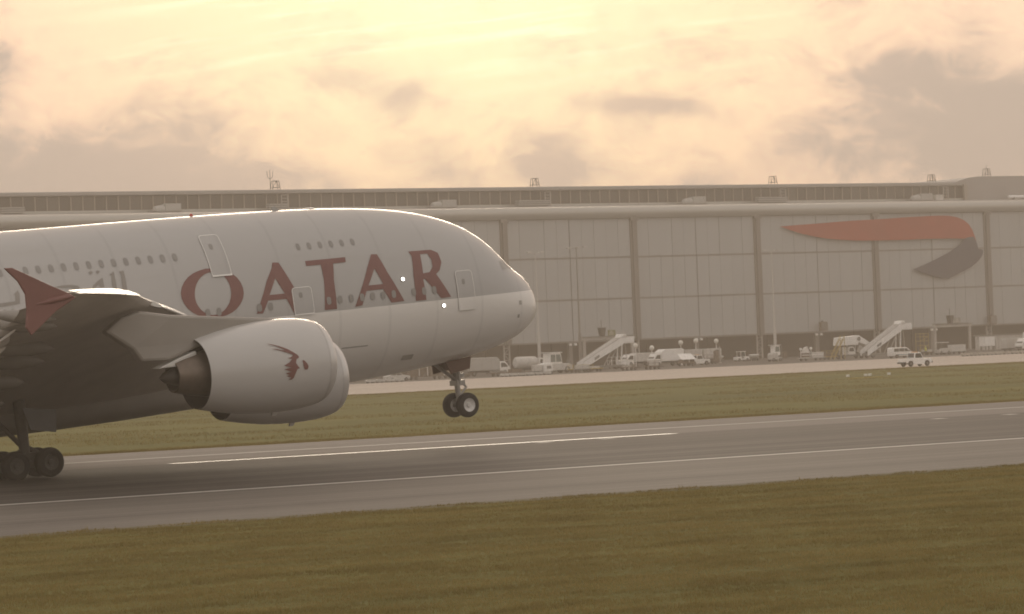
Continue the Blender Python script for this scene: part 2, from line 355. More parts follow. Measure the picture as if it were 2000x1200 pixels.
m_lamp = mat('lamp lens', (.9, .88, .8), .2, emit=(1, .97, .9), estr=5)
m_red = mat('beacon red', (.45, .05, .03), .3)

# fuselage
mb = MB(); R = []
ss = [0.004, .02, .05, .1, .18, .3, .45, .65, .9, 1.2, 1.6, 2.0, 2.5, 3, 3.6, 4.3, 5, 6, 7, 8.2, 9.5, 11, 12.6, 14.3, 16, 18, 20, 23, 27, 32, 38, 46, 50, 54, 58, 62, 66, 69, 71.5, 73.5]
NR = 72
for s in ss:
    t, bt, w, zc = fsec(s); r = []
    for j in range(NR):
        a = 2*pi*j/NR; c_, s_ = cos(a), sin(a)
        r.append(L(s, w*c_, zc+(t-zc)*s_ if s_ > 0 else zc+(zc-bt)*s_))
    R.append(r)
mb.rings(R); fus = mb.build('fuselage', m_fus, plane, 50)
# belly fairing
mb = MB(); R = []
for s, w, zb, zt in [(17.5, .3, -2.98, -2.7), (18.5, 1.6, -3.05, -1.9), (20, 2.8, -3.12, -1.0), (22.5, 3.7, -3.22, -.3), (26, 4.15, -3.34, .1), (30, 4.25, -3.42, .2), (36, 4.25, -3.45, .0), (41, 3.9, -3.3, -.6), (45, 2.6, -3.1, -1.6), (47.5, .5, -2.98, -2.6)]:
    r = []
    for j in range(32):
        a = 2*pi*j/32; c_, s_ = cos(a), sin(a); ex = .55
        r.append(L(s, w*copysign(abs(c_)**ex, c_), (zb+zt)/2+(zt-zb)/2*copysign(abs(s_)**ex, s_)))
    R.append(r)
mb.rings(R); mb.build('belly_fairing', m_wing_shade, plane, 60)
# tail fin and tailplanes (behind the frame)
def foil(n=11, t=.1):
    up = []
    for i in range(n):
        x = (1-cos(pi*i/(n-1)))/2
        up.append((x, 5*t*(.2969*sqrt(x)-.126*x-.3516*x*x+.2843*x**3-.1015*x**4)))
    return up + [(x, -y*.75) for x, y in up[-2:0:-1]]
def loft(mb, secs, n=11, vertical=False, mi=0):
    R = []
    for lat, s0, z0, s1, z1, tc in secs:
        ch = s1-s0; R.append([L(s0+ch*x, lat, z0+(z1-z0)*x+ch*y) for x, y in foil(n, tc)] if not vertical else [L(s0+ch*x, ch*y, lat) for x, y in foil(n, tc)])
    return mb.rings(R, mi=mi)
loft(MB(), [(5.5, 55, 0, 69, 0, .1), (21, 68, 0, 74, 0, .09)], vertical=True).build('tail_fin', m_mar, plane, 40)
for sg in (1, -1):
    mb = MB(); R = []
    for lat, s0, z0, s1 in [(1.5, 61, 3.6, 70.5), (15.5, 71, 5.0, 74.5)]:
        R.append([L(s0+(s1-s0)*x, sg*lat, z0+(s1-s0)*y) for x, y in foil(11, .09)])
    mb.rings(R).build('tailplane', m_wing, plane, 40)

# decals on the fuselage skin
def decal(name, polys, m, parent, off=.02, mapf=None, cuts=0, size=.3, loc0=None):
    flatp = [[Vector((x, y, 0)) for x, y in q] for q in polys]; pts = [p for q in flatp for p in q]
    me = bpy.data.meshes.new(name); bm = bmesh.new(); vs = [bm.verts.new(p) for p in pts]
    for t in tessellate_polygon(flatp):
        try: bm.faces.new([vs[i] for i in t])
        except ValueError: pass
    for _ in range(5):
        le = [e for e in bm.edges if e.calc_length() > size]
        if not le: break
        bmesh.ops.subdivide_edges(bm, edges=le, cuts=1); bmesh.ops.triangulate(bm, faces=bm.faces)
    for v in bm.verts: v.co = (mapf or fmap)(v.co.x, v.co.y, off)
    bmesh.ops.recalc_face_normals(bm, faces=bm.faces)
    if sum(f.normal.y*f.calc_area() for f in bm.faces) > 0: bmesh.ops.reverse_faces(bm, faces=bm.faces)
    bm.to_mesh(me); bm.free(); me.materials.append(m); me.polygons.foreach_set('use_smooth', [True]*len(me.polygons))
    return link(name, me, parent)
def fmap(s, z, off):
    e = .02; l = flat(s, z); dz = (flat(s, z+e)-flat(s, z-e))/(2*e); ds = (flat(s+e, z)-flat(max(0, s-e), z))/(2*e)
    n = Vector((-ds, 1, -dz)).normalized(); return L(s+n.x*off, l+n.y*off, z+n.z*off)
Q = [[(19.45,2.38),(19.55,2.11),(19.73,1.86),(19.98,1.64),(20.28,1.47),(20.64,1.36),(21.02,1.3),(21.41,1.31),(21.8,1.37),(22.16,1.49),(22.47,1.67),(22.71,1.89),(22.87,2.14),(22.95,2.4),(22.94,2.68),(22.83,2.95),(22.64,3.19),(22.37,3.41),(22.04,3.58),(21.67,3.69),(21.27,3.76),(20.88,3.75),(20.5,3.69),(20.16,3.57),(19.88,3.4),(19.65,3.18),(19.51,2.93),(19.44,2.65)],[(20.16,2.42),(20.23,2.19),(20.35,1.97),(20.51,1.78),(20.69,1.63),(20.91,1.52),(21.13,1.46),(21.36,1.45),(21.58,1.5),(21.79,1.6),(21.96,1.74),(22.09,1.92),(22.18,2.13),(22.21,2.36),(22.18,2.6),(22.1,2.83),(21.97,3.05),(21.8,3.24),(21.6,3.39),(21.37,3.5),(21.13,3.56),(20.9,3.57),(20.69,3.52),(20.5,3.43),(20.34,3.29),(20.23,3.1),(20.16,2.89),(20.14,2.66)]]
A1 = [[(17.44,3.76),(17.09,3.73),(16.58,2.52),(16.03,1.19),(16.76,1.16),(17.08,1.88),(18.14,1.89),(18.53,1.28),(18.89,1.29),(18.01,2.9),(17.56,3.49)],[(17.51,2.96),(18.02,2.16),(17.14,2.16)]]
T = [[(15.55,3.68),(13.17,3.69),(13.21,3.44),(13.97,3.42),(14.16,2.58),(14.23,1.13),(14.95,1.13),(14.74,2.63),(14.71,3.43),(15.56,3.42)]]
A2 = [[(11.59,3.71),(11.23,3.69),(10.88,2.69),(10.14,1.18),(10.94,1.16),(11.35,1.9),(12.36,1.88),(12.71,1.18),(13.15,1.14),(12.01,3.1)],[(11.63,2.97),(12.19,2.15),(11.29,2.15)]]
R_ = [[(9.28,3.68),(7.82,3.66),(7.43,3.46),(7.38,2.98),(7.63,2.56),(7.9,2.39),(7.17,1.15),(7.8,1.12),(8.68,2.2),(8.78,2.18),(8.76,1.12),(9.43,1.12),(9.34,2.44),(9.15,3.43)],[(8.59,3.48),(8.13,3.48),(7.98,3.15),(8.03,2.78),(8.29,2.52),(8.72,2.49)]]
AR1 = [[(25.99,4.01),(25.73,4.04),(25.74,3.76),(25.81,3.0),(26.07,3.01),(25.94,3.83)]]
AR2 = [[(26.58,3.88),(26.27,4.05),(26.3,3.7),(26.35,3.05),(26.61,3.06),(26.46,3.85)]]
AR3 = [[(27.72,3.17),(27.56,3.46),(27.25,3.66),(26.96,3.79),(27.01,3.11)],[(27.48,3.32),(27.24,3.48),(27.22,3.29)]]
AR4 = [[(27.63,4.1),(27.47,4.17),(27.37,4.09),(27.54,3.97)]]
AR5 = [[(27.24,4.1),(27.1,4.17),(26.99,4.09),(27.17,3.97)]]
AR6 = [[(29.68,3.53),(29.22,3.6),(28.68,3.58),(28.37,3.5),(28.27,3.38),(28.5,3.32),(28.77,3.45),(29.26,3.48)]]
AR7 = [[(32.95,3.01),(32.31,3.03),(31.82,3.05),(31.76,3.37),(31.88,3.33),(31.57,3.56),(31.51,3.39),(31.61,2.91),(32.35,2.85),(32.99,2.85)]]
AR8 = [[(32.6,2.63),(32.46,2.71),(32.35,2.62),(32.49,2.54)]]
AR9 = [[(32.17,2.64),(32.03,2.7),(31.93,2.62),(32.07,2.54)]]
LOGO = [[(31.81,0.46),(31.58,0.42),(31.22,0.3),(30.9,0.16),(30.67,0.01),(30.48,-0.13),(30.41,-0.24),(30.49,-0.31),(30.6,-0.27),(30.7,-0.11),(30.95,0.0),(31.28,0.13),(31.65,0.23),(31.39,0.2),(31.02,0.09),(31.08,0.16),(31.39,0.32)],[(30.68,-0.11),(30.53,-0.15),(30.54,-0.31),(30.6,-0.46),(30.53,-0.59),(30.43,-0.72),(30.54,-0.73),(30.63,-0.88),(30.73,-1.09),(30.83,-1.16),(31.0,-1.15),(30.84,-1.07),(31.1,-0.99),(30.94,-0.96),(31.14,-0.86),(30.84,-0.83),(31.2,-0.69),(30.84,-0.65),(31.19,-0.53),(30.93,-0.43),(30.76,-0.29),(30.97,-0.24),(30.77,-0.2)],[(30.28,-0.39),(30.19,-0.4),(30.07,-0.53),(30.0,-0.67),(30.06,-0.8),(30.2,-0.8),(30.24,-0.66)]]
for q in (Q, A1, T, A2, R_): decal('letter', q, m_mar, plane)
for q in (AR1, AR2, AR3, AR4, AR5, AR6, AR7, AR8, AR9): decal('arabic_letter', q, m_gold, plane)
def rr(s, z, w, h, r=.12, n=4):
    out = []
    for cx, cz, a0 in ((w/2-r, h/2-r, 0), (-w/2+r, h/2-r, 90), (-w/2+r, -h/2+r, 180), (w/2-r, -h/2+r, 270)):
        for i in range(n+1):
            a = rad(a0+90*i/n); out.append((s+cx+r*cos(a), z+cz+r*sin(a)))
    return out
for i in range(16): decal('window', [rr(22.73+i*.677, 4.46, .26, .40)], m_glass, plane, .015)
for i in range(6): decal('window', [rr(12.42+i*.65, 4.43, .23, .36)], m_glass, plane, .015)
for s in (21.63, 21.0, 18.7, 18.05, 14.65, 13.99, 13.32, 12.68, 12.03, 11.4, 10.75, 9.5, 8.85, 8.2): decal('window', [rr(s, 1.58, .26, .40)], m_glass, plane, .035)
for i in range(10): decal('window', [rr(29.2+i*.66, 1.58, .26, .40)], m_glass, plane, .035)
def door(s, z, w, h, zfloor=None):
    d = decal('door', [rr(s, z, w, h, .16)], m_fus, plane, .03, size=.25)
    decal('door_frame', [rr(s, z, w+.05, h+.05, .19), rr(s, z, w-.03, h-.03, .14)], m_frame, d, .045, size=.3)
    decal('door_window', [rr(s+.1, z+h*.22, .20, .28, .08)], m_glass, d, .045)
    decal('door_sill', [[(s-w*.52, z-h/2-.03), (s+w*.52, z-h/2-.03), (s+w*.52, z-h/2+.05), (s-w*.52, z-h/2+.05)]], m_frame, d, .07)
door(20.45, 4.36, 1.08, 2.06); door(6.15, 1.42, 1.10, 2.0); door(16.15, 1.70, 1.12, 1.36)
# cockpit side windows
for q in ([(2.55, 2.30), (3.15, 2.26), (3.10, 2.72), (2.75, 2.82)], [(1.95, 2.22), (2.45, 2.29), (2.66, 2.78), (2.35, 2.74)]):
    decal('cockpit_window', [q], mat('cockpit glass', (.36, .34, .32), .3), plane, .012, size=.2)
# small hatches and probes on the nose
for s, z, w, h in ((2.35, -.25, .18, .18), (2.2, .45, .22, .22), (9.5, -1.75, .7, .25), (13.1, -.9, 1.6, .06)):
    decal('access_panel', [rr(s, z, w, h, .02)], mat('panel grey', (.42, .40, .37), .5), plane, .012)
# two lit lamps on the fuselage side
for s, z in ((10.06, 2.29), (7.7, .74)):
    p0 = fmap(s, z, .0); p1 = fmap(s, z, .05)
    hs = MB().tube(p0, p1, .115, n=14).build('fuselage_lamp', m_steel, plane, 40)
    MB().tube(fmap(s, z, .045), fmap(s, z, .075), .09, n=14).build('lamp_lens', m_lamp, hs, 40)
# aerials along the crown
def crown(s): return fsec(s)[0]
MB().lathe([(0, .10), (.10, .09), (.15, .05), (.16, .01)], L(20.0, 0, crown(20)-.03), (0, 0, 1), 12).build('beacon', m_red, plane, 40)
mb = MB(); R = [[L(s, y, crown(s)-.05+z) for s, y, z in ((14.8, .03, 0), (15.25, .03, 0), (15.25, -.03, 0), (14.8, -.03, 0))], [L(15.1, .015, 6.60), L(15.35, .015, 6.60), L(15.35, -.015, 6.60), L(15.1, -.015, 6.60)]]
mb.rings(R).build('blade_aerial', m_steel, plane)
MB().lathe([(0, .35), (.06, .3), (.12, .1)], L(13.1, 0, crown(13.1)-.05), (0, 0, 1), 14).build('dome_aerial', m_white, plane, 40)

# ------------------------------------------------------------------ wings
WS = [(2.0, 19.3, -1.3, 38.0, -2.7, .13), (3.8, 20.6, -.9, 38.3, -2.3, .13), (9, 24.3, .6, 39.0, -.9, .115), (16, 29.3, 1.72, 40.2, .45, .105), (20.5, 32.5, 2.2, 41.6, 1.1, .10),
      (25.7, 36.3, 2.75, 43.2, 1.75, .095), (28, 38.1, 3.12, 44.2, 2.1, .09), (29, 38.8, 3.2, 44.6, 2.2, .09), (33, 41.7, 3.33, 46.0, 2.5, .09), (36.5, 44.3, 3.42, 47.4, 2.78, .085), (38.6, 45.8, 3.46, 48.3, 2.95, .08), (39.45, 46.7, 3.46, 48.7, 3.0, .07)]
def wsec(lat):
    for a, b_ in zip(WS, WS[1:]):
        if a[0] <= lat <= b_[0]:
            t = (lat-a[0])/(b_[0]-a[0]); return [lat]+[a[i]+(b_[i]-a[i])*t for i in range(1, 6)]
    return list(WS[-1])
def mir(secs, sg): return [(sg*q[0], *q[1:]) for q in secs]
def make_wing(sg):
    loft(MB(), mir(WS, sg), 15).build('wing', m_wing, plane, 40)
    # slats drooped ahead of the leading edge, in the runs between the pylons
    for a, b_ in ((5.2, 9.4), (9.5, 13.9), (16.0, 20.3), (20.4, 24.6), (28.2, 31.0), (31.1, 35.0), (35.1, 38.9)):
        sec = []
        for i in range(5):
            lat = a+(b_-a)*i/4; w = wsec(lat); ch = min(1.25, .17*(w[3]-w[1]))
            sec.append((sg*lat, w[1]-.42*ch/1.2, w[2]-.22*ch/1.2, w[1]+.72*ch, w[2]+.20*ch, .17))
        loft(MB(), sec, 11).build('slat', m_slat, plane, 50)
    for a, b_ in ((4.6, 13.6), (15.6, 24.4), (26.6, 31.5)):
        sec = []
        for i in range(4):
            lat = a+(b_-a)*i/3; w = wsec(lat); c_ = w[3]-w[1]; f_ = min(2.6, .22*c_)
            sec.append((sg*lat, w[3]-.30*f_, w[4]-.22, w[3]+.62*f_, w[4]-.22-.50*f_, .13))
        loft(MB(), sec, 9).build('flap', m_wing, plane, 50)
    for lat, ln in ((7.5, 6.6), (12.2, 6.0), (17.5, 5.4), (21.8, 5.0), (29.5, 3.8), (33.2, 3.0)):
        w = wsec(lat); s0 = w[3]-ln*.62; zc = w[4]+.22*(ln*.62)/(w[3]-w[1])-.30*ln/5; r = .095*ln
        sgv = L(0, 0, 0)-L(1, 0, .16)
        MB().lathe([(0, .02), (ln*.08, r*.45), (ln*.25, r*.85), (ln*.45, r), (ln*.7, r*.75), (ln*.9, r*.35), (ln, .03)], L(s0, sg*lat, zc), -sgv, 14).build('flap_track_fairing', m_wing_shade, plane, 60)
    # wing-tip fence: one plate reaching above and below the tip
    fp = [(49.17, 4.57), (48.85, 4.56), (48.14, 4.19), (47.36, 3.78), (46.66, 3.44), (46.4, 3.25), (47.25, 2.83), (48.32, 2.04), (48.52, 2.34), (48.42, 3.0), (48.42, 3.55), (48.67, 4.04)]
    mb = MB()
    n = len(fp); vs = [L(s, sg*39.40, z) for s, z in fp]+[L(s, sg*39.52, z) for s, z in fp]
    mb.add(vs, [tuple(range(n)), tuple(range(2*n-1, n-1, -1))]+[(i, (i+1) % n, n+(i+1) % n, n+i) for i in range(n)])
    fe = mb.build('wing_tip_fence', m_mar, plane, bevel=.03)
    MB().lathe([(0, .05), (.25, .11), (.9, .11), (1.5, .03)], L(46.55, sg*39.5, 3.33), Vector((-1, 0, -.12)), 10).build('tip_light', m_mar, fe, 50)
    # engines
    for lat, sl, zc, first in ((25.7, 28.35, -.56, True), (14.9, 21.4, -1.72, False)):
        Rn = 1.025 if first else 1.02
        prof = [(6.05, 1.44), (5.7, 1.53), (5.0, 1.68), (4.0, 1.84), (3.0, 1.92), (2.0, 1.94), (1.2, 1.91), (.6, 1.82), (.25, 1.71), (.06, 1.60), (0, 1.53), (.05, 1.46), (.3, 1.38), (.9, 1.36), (1.6, 1.38), (1.7, .9)]
        nc = MB().lathe([(p_[0], p_[1]*Rn) for p_ in prof], L(sl, sg*lat, zc), Vector((-1, 0, 0)), 56, False).build('engine_nacelle', m_nac, plane, 45)
        MB().lathe([(1.55, 1.40*Rn), (1.56, .02)], L(sl, sg*lat, zc), (-1, 0, 0), 40, False).build('fan_disc', m_dark, nc)
        MB().lathe([(.95, .02), (1.2, .25), (1.55, .42)], L(sl, sg*lat, zc), (-1, 0, 0), 20, False).build('spinner', m_steel, nc, 60)
        MB().lathe([(.42, 1.775*Rn), (.25, 1.72*Rn), (.06, 1.61*Rn), (-.012, 1.53*Rn), (.05, 1.45*Rn), (.2, 1.40*Rn)], L(sl, sg*lat, zc), (-1, 0, 0), 56, False).build('intake_lip', mat('bare lip metal', (.66, .64, .62), .3, .35, var=.05), nc, 60)
        MB().lathe([(6.06, 1.43*Rn), (5.6, 1.40*Rn), (4.6, 1.42*Rn), (4.4, .9)], L(sl, sg*lat, zc), (-1, 0, 0), 48, False).build('fan_nozzle', m_dark, nc, 60)
        MB().lathe([(4.4, 1.08), (5.2, 1.04), (6.0, .92), (6.7, .78), (7.1, .68), (7.11, .62), (6.7, .60)], L(sl, sg*lat, zc), (-1, 0, 0), 40, False).build('core_cowl', m_hot, nc, 50)
        MB().lathe([(6.4, .46), (7.1, .38), (7.5, .22), (7.7, .04)], L(sl, sg*lat, zc), (-1, 0, 0), 28, False).build('exhaust_plug', m_plug, nc, 60)
        MB().prism([(33.5-sl-2.2, 5.25+zc-1.93*Rn), (33.5-sl-2.5, 5.25+zc-1.93*Rn), (33.5-sl-2.55, 5.25+zc-2.12), (33.5-sl-2.35, 5.25+zc-2.12)], -sg*lat-.04, -sg*lat+.04).build('drain_mast', m_steel, nc)
        # pylon: a slab with a rounded nose that runs from the cowl top back under the wing
        w = wsec(lat); top0 = zc+1.75*Rn
        P_ = [(sl+1.0, top0+.08), (sl+2.3, top0+.26), (w[1]-.9, w[2]-.70), (w[1]+.5, w[2]-.42), (w[1]+1.4, w[2]-.62), (w[1]+2.2, w[2]-1.15), (w[1]+1.0, w[2]-2.0), (sl+8.6, zc+.78), (sl+7.3, zc+.72), (sl+5.6, zc+1.2), (sl+4.4, zc+1.5)]
        mb = MB(); n = len(P_)
        vs = [L(s, sg*lat+h*(.30 if 1 < i < 9 else .18), z) for h in (1, -1) for i, (s, z) in enumerate(P_)]
        mb.add(vs, [tuple(range(n)), tuple(range(2*n-1, n-1, -1))]+[(i, (i+1) % n, n+(i+1) % n, n+i) for i in range(n)])
        py_ = mb.build('engine_pylon', m_pyl, plane, bevel=.12)
        FQ = [(sl+7.9, zc+.42), (sl+7.0, zc+.72), (sl+6.05, zc+1.0), (sl+6.05, zc+.62), (sl+7.0, zc+.42)]; n = len(FQ); mb = MB()
        vs = [L(s, sg*lat+h*.36, z) for h in (1, -1) for s, z in FQ]
        mb.add(vs, [tuple(range(n)), tuple(range(2*n-1, n-1, -1))]+[(i, (i+1) % n, n+(i+1) % n, n+i) for i in range(n)]); mb.build('lit_fairing', m_white, py_, bevel=.04)  # lit underside of the aft pylon fairing, put in as a white-painted wedge
        if first and sg == 1:
            def nmap(s, z, off):
                d = z-zc; rr_ = 1.985+off; return L(s, lat+sqrt(max(.01, rr_*rr_-d*d)), z)
            for q in LOGO: decal('antelope_emblem', [q], m_mar, nc, .02, nmap, size=.2)
make_wing(1); make_wing(-1)

# ------------------------------------------------------------------ landing gear
def wheel(parent, s, lat, z, r, w, out, rimr=.5, rimm=None):
    o = L(s, lat-w/2*out, z); ax = Vector((0, -out, 0))
    wl = MB().lathe([(0, r*.55), (0, r*.86), (w*.12, r*.96), (w*.3, r), (w*.7, r), (w*.88, r*.96), (w, r*.86), (w, r*.55)], o, ax, 30, False).build('wheel', m_tyre, parent, 40)
    MB().lathe([(w*.05, r*.56), (w*.6, r*.56), (w*.93, r*.54), (w*.96, r*rimr), (w*.86, r*rimr*.8), (w*.80, r*.22), (w*.98, r*.18), (w*1.0, .01)], o, ax, 24, False).build('rim', rimm or m_rim, wl, 40)
    return wl
ng = MB().tube(L(5.0, 0, -4.65), L(5.15, 0, -1.9), .14, .17, 12)
ng.tube(L(4.95, -.62, -4.69), L(4.95, .62, -4.69), .11)
ng.tube(L(5.05, .0, -3.4), L(6.6, .0, -2.2), .09)
ng.tube(L(5.0, .10, -4.2), L(4.55, .10, -3.75), .06).tube(L(4.55, .1, -3.75), L(5.02, .1, -3.35), .06)
for y in (-.34, .34): ng.tube(L(5.08, y, -3.55), L(5.14, y, -2.2), .085)
ng.box(L(5.02, 0, -3.5), (.5, .75, .28)).box(L(4.85, .2, -3.1), (.22, .22, .22)).box(L(4.85, -.2, -3.1), (.22, .22, .22))
gear = ng.build('nose_gear_strut', m_steel, plane, 40)
wheel(plane, 4.94, .66, -4.69, .655, .42, 1, .56); wheel(plane, 4.94, -.66, -4.69, .655, .42, -1, .56)
for y in (.78, -.78):
    MB().add([L(4.5, y*.9, -2.15), L(6.1, y*.9, -2.3), L(5.95, y*1.12, -2.95), L(4.75, y*1.12, -2.78), L(4.5, y*.9+.05, -2.15), L(6.1, y*.9+.05, -2.3), L(5.95, y*1.12+.05, -2.95), L(4.75, y*1.12+.05, -2.78)],
             [(0, 1, 2, 3), (7, 6, 5, 4), (0, 4, 5, 1), (1, 5, 6, 2), (2, 6, 7, 3), (3, 7, 4, 0)]).build('nose_gear_door', mat('gear door red brown', (.13, .075, .055), .7), plane)
m_rimd = mat('dark rim', (.10, .092, .085), .5, .3, var=.2, scale=8)  # main wheel rims, much darker than the nose wheel rims
def bogie(sg, lat, s0, axles, zt):
    zb = -4.58
    mb = MB().tube(L(s0, sg*lat, zb+.05), L(s0+.05, sg*lat*.985, zt), .24, .30, 14)
    mb.tube(L(s0+axles[0], sg*lat, zb), L(s0+axles[-1], sg*lat, zb), .2, n=10)
    for a in axles: mb.tube(L(s0+a, sg*(lat-.72), zb), L(s0+a, sg*(lat+.72), zb), .13)
    mb.tube(L(s0, sg*lat, zb+.7), L(s0+2.0, sg*(lat-1.0), zt), .12).tube(L(s0, sg*lat, zb+.9), L(s0-.9, sg*lat, zb+.35), .09).tube(L(s0, sg*lat, zb+.8), L(s0+.9, sg*lat, zb+.3), .09)
    mb.box(L(s0, sg*lat, zb+.35), (1.3, .55, .35))
    mb.build('main_gear_strut', m_strut, plane, 40)
    for a in axles:
        for q in (1, -1): wheel(plane, s0+a, sg*(lat+.68*q), zb, .70, .5, sg*q, .5, m_rimd)
for sg in (1, -1):
    bogie(sg, 6.5, 33.45, (-.88, .88), -1.2)
    bogie(sg, 2.7, 37.0, (-1.7, 0, 1.7), -2.6)
    MB().add([L(33.75, sg*7.3, -1.9), L(32.05, sg*7.3, -2.15), L(32.25, sg*7.5, -3.2), L(33.55, sg*7.5, -2.95), L(33.75, sg*7.36, -1.9), L(32.05, sg*7.36, -2.15), L(32.25, sg*7.56, -3.2), L(33.55, sg*7.56, -2.95)],
             [(0, 1, 2, 3), (7, 6, 5, 4), (0, 4, 5, 1), (1, 5, 6, 2), (2, 6, 7, 3), (3, 7, 4, 0)]).build('main_gear_door', mat('gear door grey', (.16, .16, .165), .5), plane)
# ------------------------------------------------------------------ hangar
m_panel = mat('door panel', (.43, .44, .44), .55, var=.05, scale=.25, rnd=.3, stretch=(1, 1, .25))
m_pillar = mat('hangar pillar', (.215, .195, .178), .6, var=.15, scale=.5, stretch=(1, 1, .3))
m_back = mat('door backing', (.36, .345, .325), .8)
m_rail = mat('door rail', (.27, .25, .23), .6, var=.12, scale=.4, stretch=(.3, 1, 1))
m_eave = mat('eave metal', (.50, .49, .46), .32, .35, var=.08, scale=.2, stretch=(.1, 1, 1))
m_roof = mat('roof sheet', (.36, .34, .32), .6, var=.12, scale=.15)
m_cler = mat('clerestory panel', (.085, .075, .064), .35, var=.25, scale=.5, rnd=.7)
m_mull = mat('clerestory bar', (.34, .30, .255), .5, var=.1)
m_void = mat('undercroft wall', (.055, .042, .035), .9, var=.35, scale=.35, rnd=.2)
m_col = mat('pale steel', (.44, .41, .38), .6, var=.15, scale=1)
m_wht = mat('white metal', (.87, .855, .83), .45, var=.10, scale=1.5, rnd=.2)
m_wht2 = mat('soiled white metal', (.58, .56, .53), .5, var=.18, scale=1.2, rnd=.2)
m_rv = mat('roof plant grey', (.42, .41, .39), .55, var=.12, rnd=.2)
m_blk = mat('black metal', (.035, .032, .030), .6, var=.2)
m_grey = mat('grey metal', (.22, .205, .19), .55, var=.2, scale=2, rnd=.3)
m_yell = mat('safety yellow', (.42, .31, .09), .6, var=.18, scale=2)
m_brown = mat('brown metal', (.17, .125, .095), .7, var=.25, scale=1.5, rnd=.3)

YH = 620.0; PX0, PW = 408.9, 34.25
hangar = thing('hangar', 'long grey hangar with tall sliding doors and a red and dark ribbon emblem', 'hangar', (PX0, YH, 0))
def H(x, y, z): return (x-PX0, y-YH, z)
x_a, x_b = PX0-5*PW, PX0+6*PW
rows = [(5.62, 14.35), (14.75, 23.45), (23.85, 32.1)]
pw_ = (PW-1.9)/10
row_me = []
for z0, z1 in rows:                                   # one shared mesh per row: a sheet with folded edges and a stiffening rib
    mb = MB(); w_ = pw_-.05; h_ = z1-z0
    mb.box((0, 0, h_/2), (w_, .16, h_)); mb.box((0, -.09, .12), (w_-.1, .04, .16)); mb.box((0, -.09, h_-.12), (w_-.1, .04, .16))
    me_o = mb.build('door_panel', m_panel, hangar); row_me.append(me_o.data); bpy.data.objects.remove(me_o)
for kb in range(-5, 6):
    bx = PX0+kb*PW+.95
    if kb >= -1 or kb == -2:
        for ri, (z0, z1) in enumerate(rows):
            for i in range(10):
                o = link('door_panel', row_me[ri], hangar)
                gap = .16*(1 if i >= 5 else -1)
                o.location = H(bx+(i+.5)*pw_+gap*.6+random.uniform(-.02, .02), YH+.1+random.uniform(-.04, .04), z0)
                o.rotation_euler = (0, 0, random.uniform(-.006, .006))
    else:
        mb = MB()
        for z0, z1 in rows:
            for i in range(10):
                mb.box(H(bx+(i+.5)*pw_+(.1 if i >= 5 else -.1), YH+.1, (z0+z1)/2), (pw_-.1, .16, z1-z0))
        tag(mb.build('door_panel_bay', m_panel, hangar), kind='stuff')
    for zz in (5.45, 14.55, 23.65): MB().box(H(bx+5*pw_, YH+.22, zz), (PW-1.9, .22, .36 if zz > 6 else .34)).build('door_rail', m_rail, hangar)
    MB().box(H(bx+5*pw_, YH+.45, 19), (PW-1.9, .2, 27)).build('door_backing', m_back, hangar)
for kb in range(-5, 7):
    x = PX0+kb*PW
    mb = MB(); mb.box(H(x, YH-.25, 19), (1.05, .9, 27.4)); mb.box(H(x-.75, YH+.02, 19), (.4, .5, 27.4)); mb.box(H(x+.75, YH+.02, 19), (.4, .5, 27.4))
    mb.box(H(x, YH-.3, 32.0), (2.0, 1.0, .8)); mb.build('door_pillar', m_pillar, hangar)
    # foot of the pillar: lattice column in the open undercroft
    mb = MB()
    for dx in (-.7, .7): mb.box(H(x+dx, YH+.6, 2.75), (.28, .3, 5.5))
    for i in range(4): mb.box(H(x, YH+.6, .8+i*1.3), (1.5, .16, .16))
    for i in range(4): mb.box(H(x, YH+.6, 1.4+i*1.3), (1.75, .1, .1), ry=.72*(1 if i % 2 else -1))
    mb.build('pillar_foot', m_col, hangar)
    MB().box(H(x+PW/2, YH+1.5, 2.75), (1.0, .7, 5.5)).build('undercroft_column', m_pillar, hangar)
# eave: a long half-round gutter beam
pr = [(YH-.2, 32.15), (YH-.75, 32.3), (YH-1.05, 32.7), (YH-1.25, 33.3), (YH-1.25, 33.9), (YH-1.05, 34.4), (YH-.7, 34.7), (YH-.2, 34.82), (YH+.6, 34.82), (YH+.6, 32.15)]
mb = MB(); mb.rings([[H(x, y, z) for y, z in pr] for x in (x_a-2, x_b+2)]); mb.build('eave_beam', m_eave, hangar, 35)
YC = 640.0
mb = MB(); mb.add([H(x_a, YH+.5, 34.8), H(x_b, YH+.5, 34.8), H(x_b, YC, 36.1), H(x_a, YC, 36.1)], [(0, 1, 2, 3)]); mb.build('lower_roof', m_roof, hangar)
MB().box(H((x_a+x_b)/2, YC-.35, 36.3), (x_b-x_a, .5, .45)).build('roof_upstand', m_eave, hangar)
XE = 556.5
n_pan = 0; pitch = 2.70
mb = MB(); mb.box((0, 0, 1.65), (pitch-.16, .12, 3.2)); po = mb.build('clerestory_panel', m_cler, hangar); pme = po.data; bpy.data.objects.remove(po)
mb = MB(); mb.box((0, 0, 1.65), (.20, .34, 3.3)); po = mb.build('clerestory_bar', m_mull, hangar); bme = po.data; bpy.data.objects.remove(po)
x = XE
while x > 283:
    link('clerestory_panel', pme, hangar, loc=H(x-pitch/2, YC+random.uniform(-.02, .02), 36.2)); link('clerestory_bar', bme, hangar, loc=H(x, YC-.1, 36.2)); x -= pitch
mb = MB()
while x > x_a:
    mb.box(H(x-pitch/2, YC, 37.85), (pitch-.16, .12, 3.2)); x -= pitch
tag(mb.build('clerestory_panel_run', m_cler, hangar), kind='stuff')
MB().box(H((x_a+XE)/2, YC+.3, 37.85), (XE-x_a, .3, 3.3)).build('clerestory_backing', m_void, hangar)
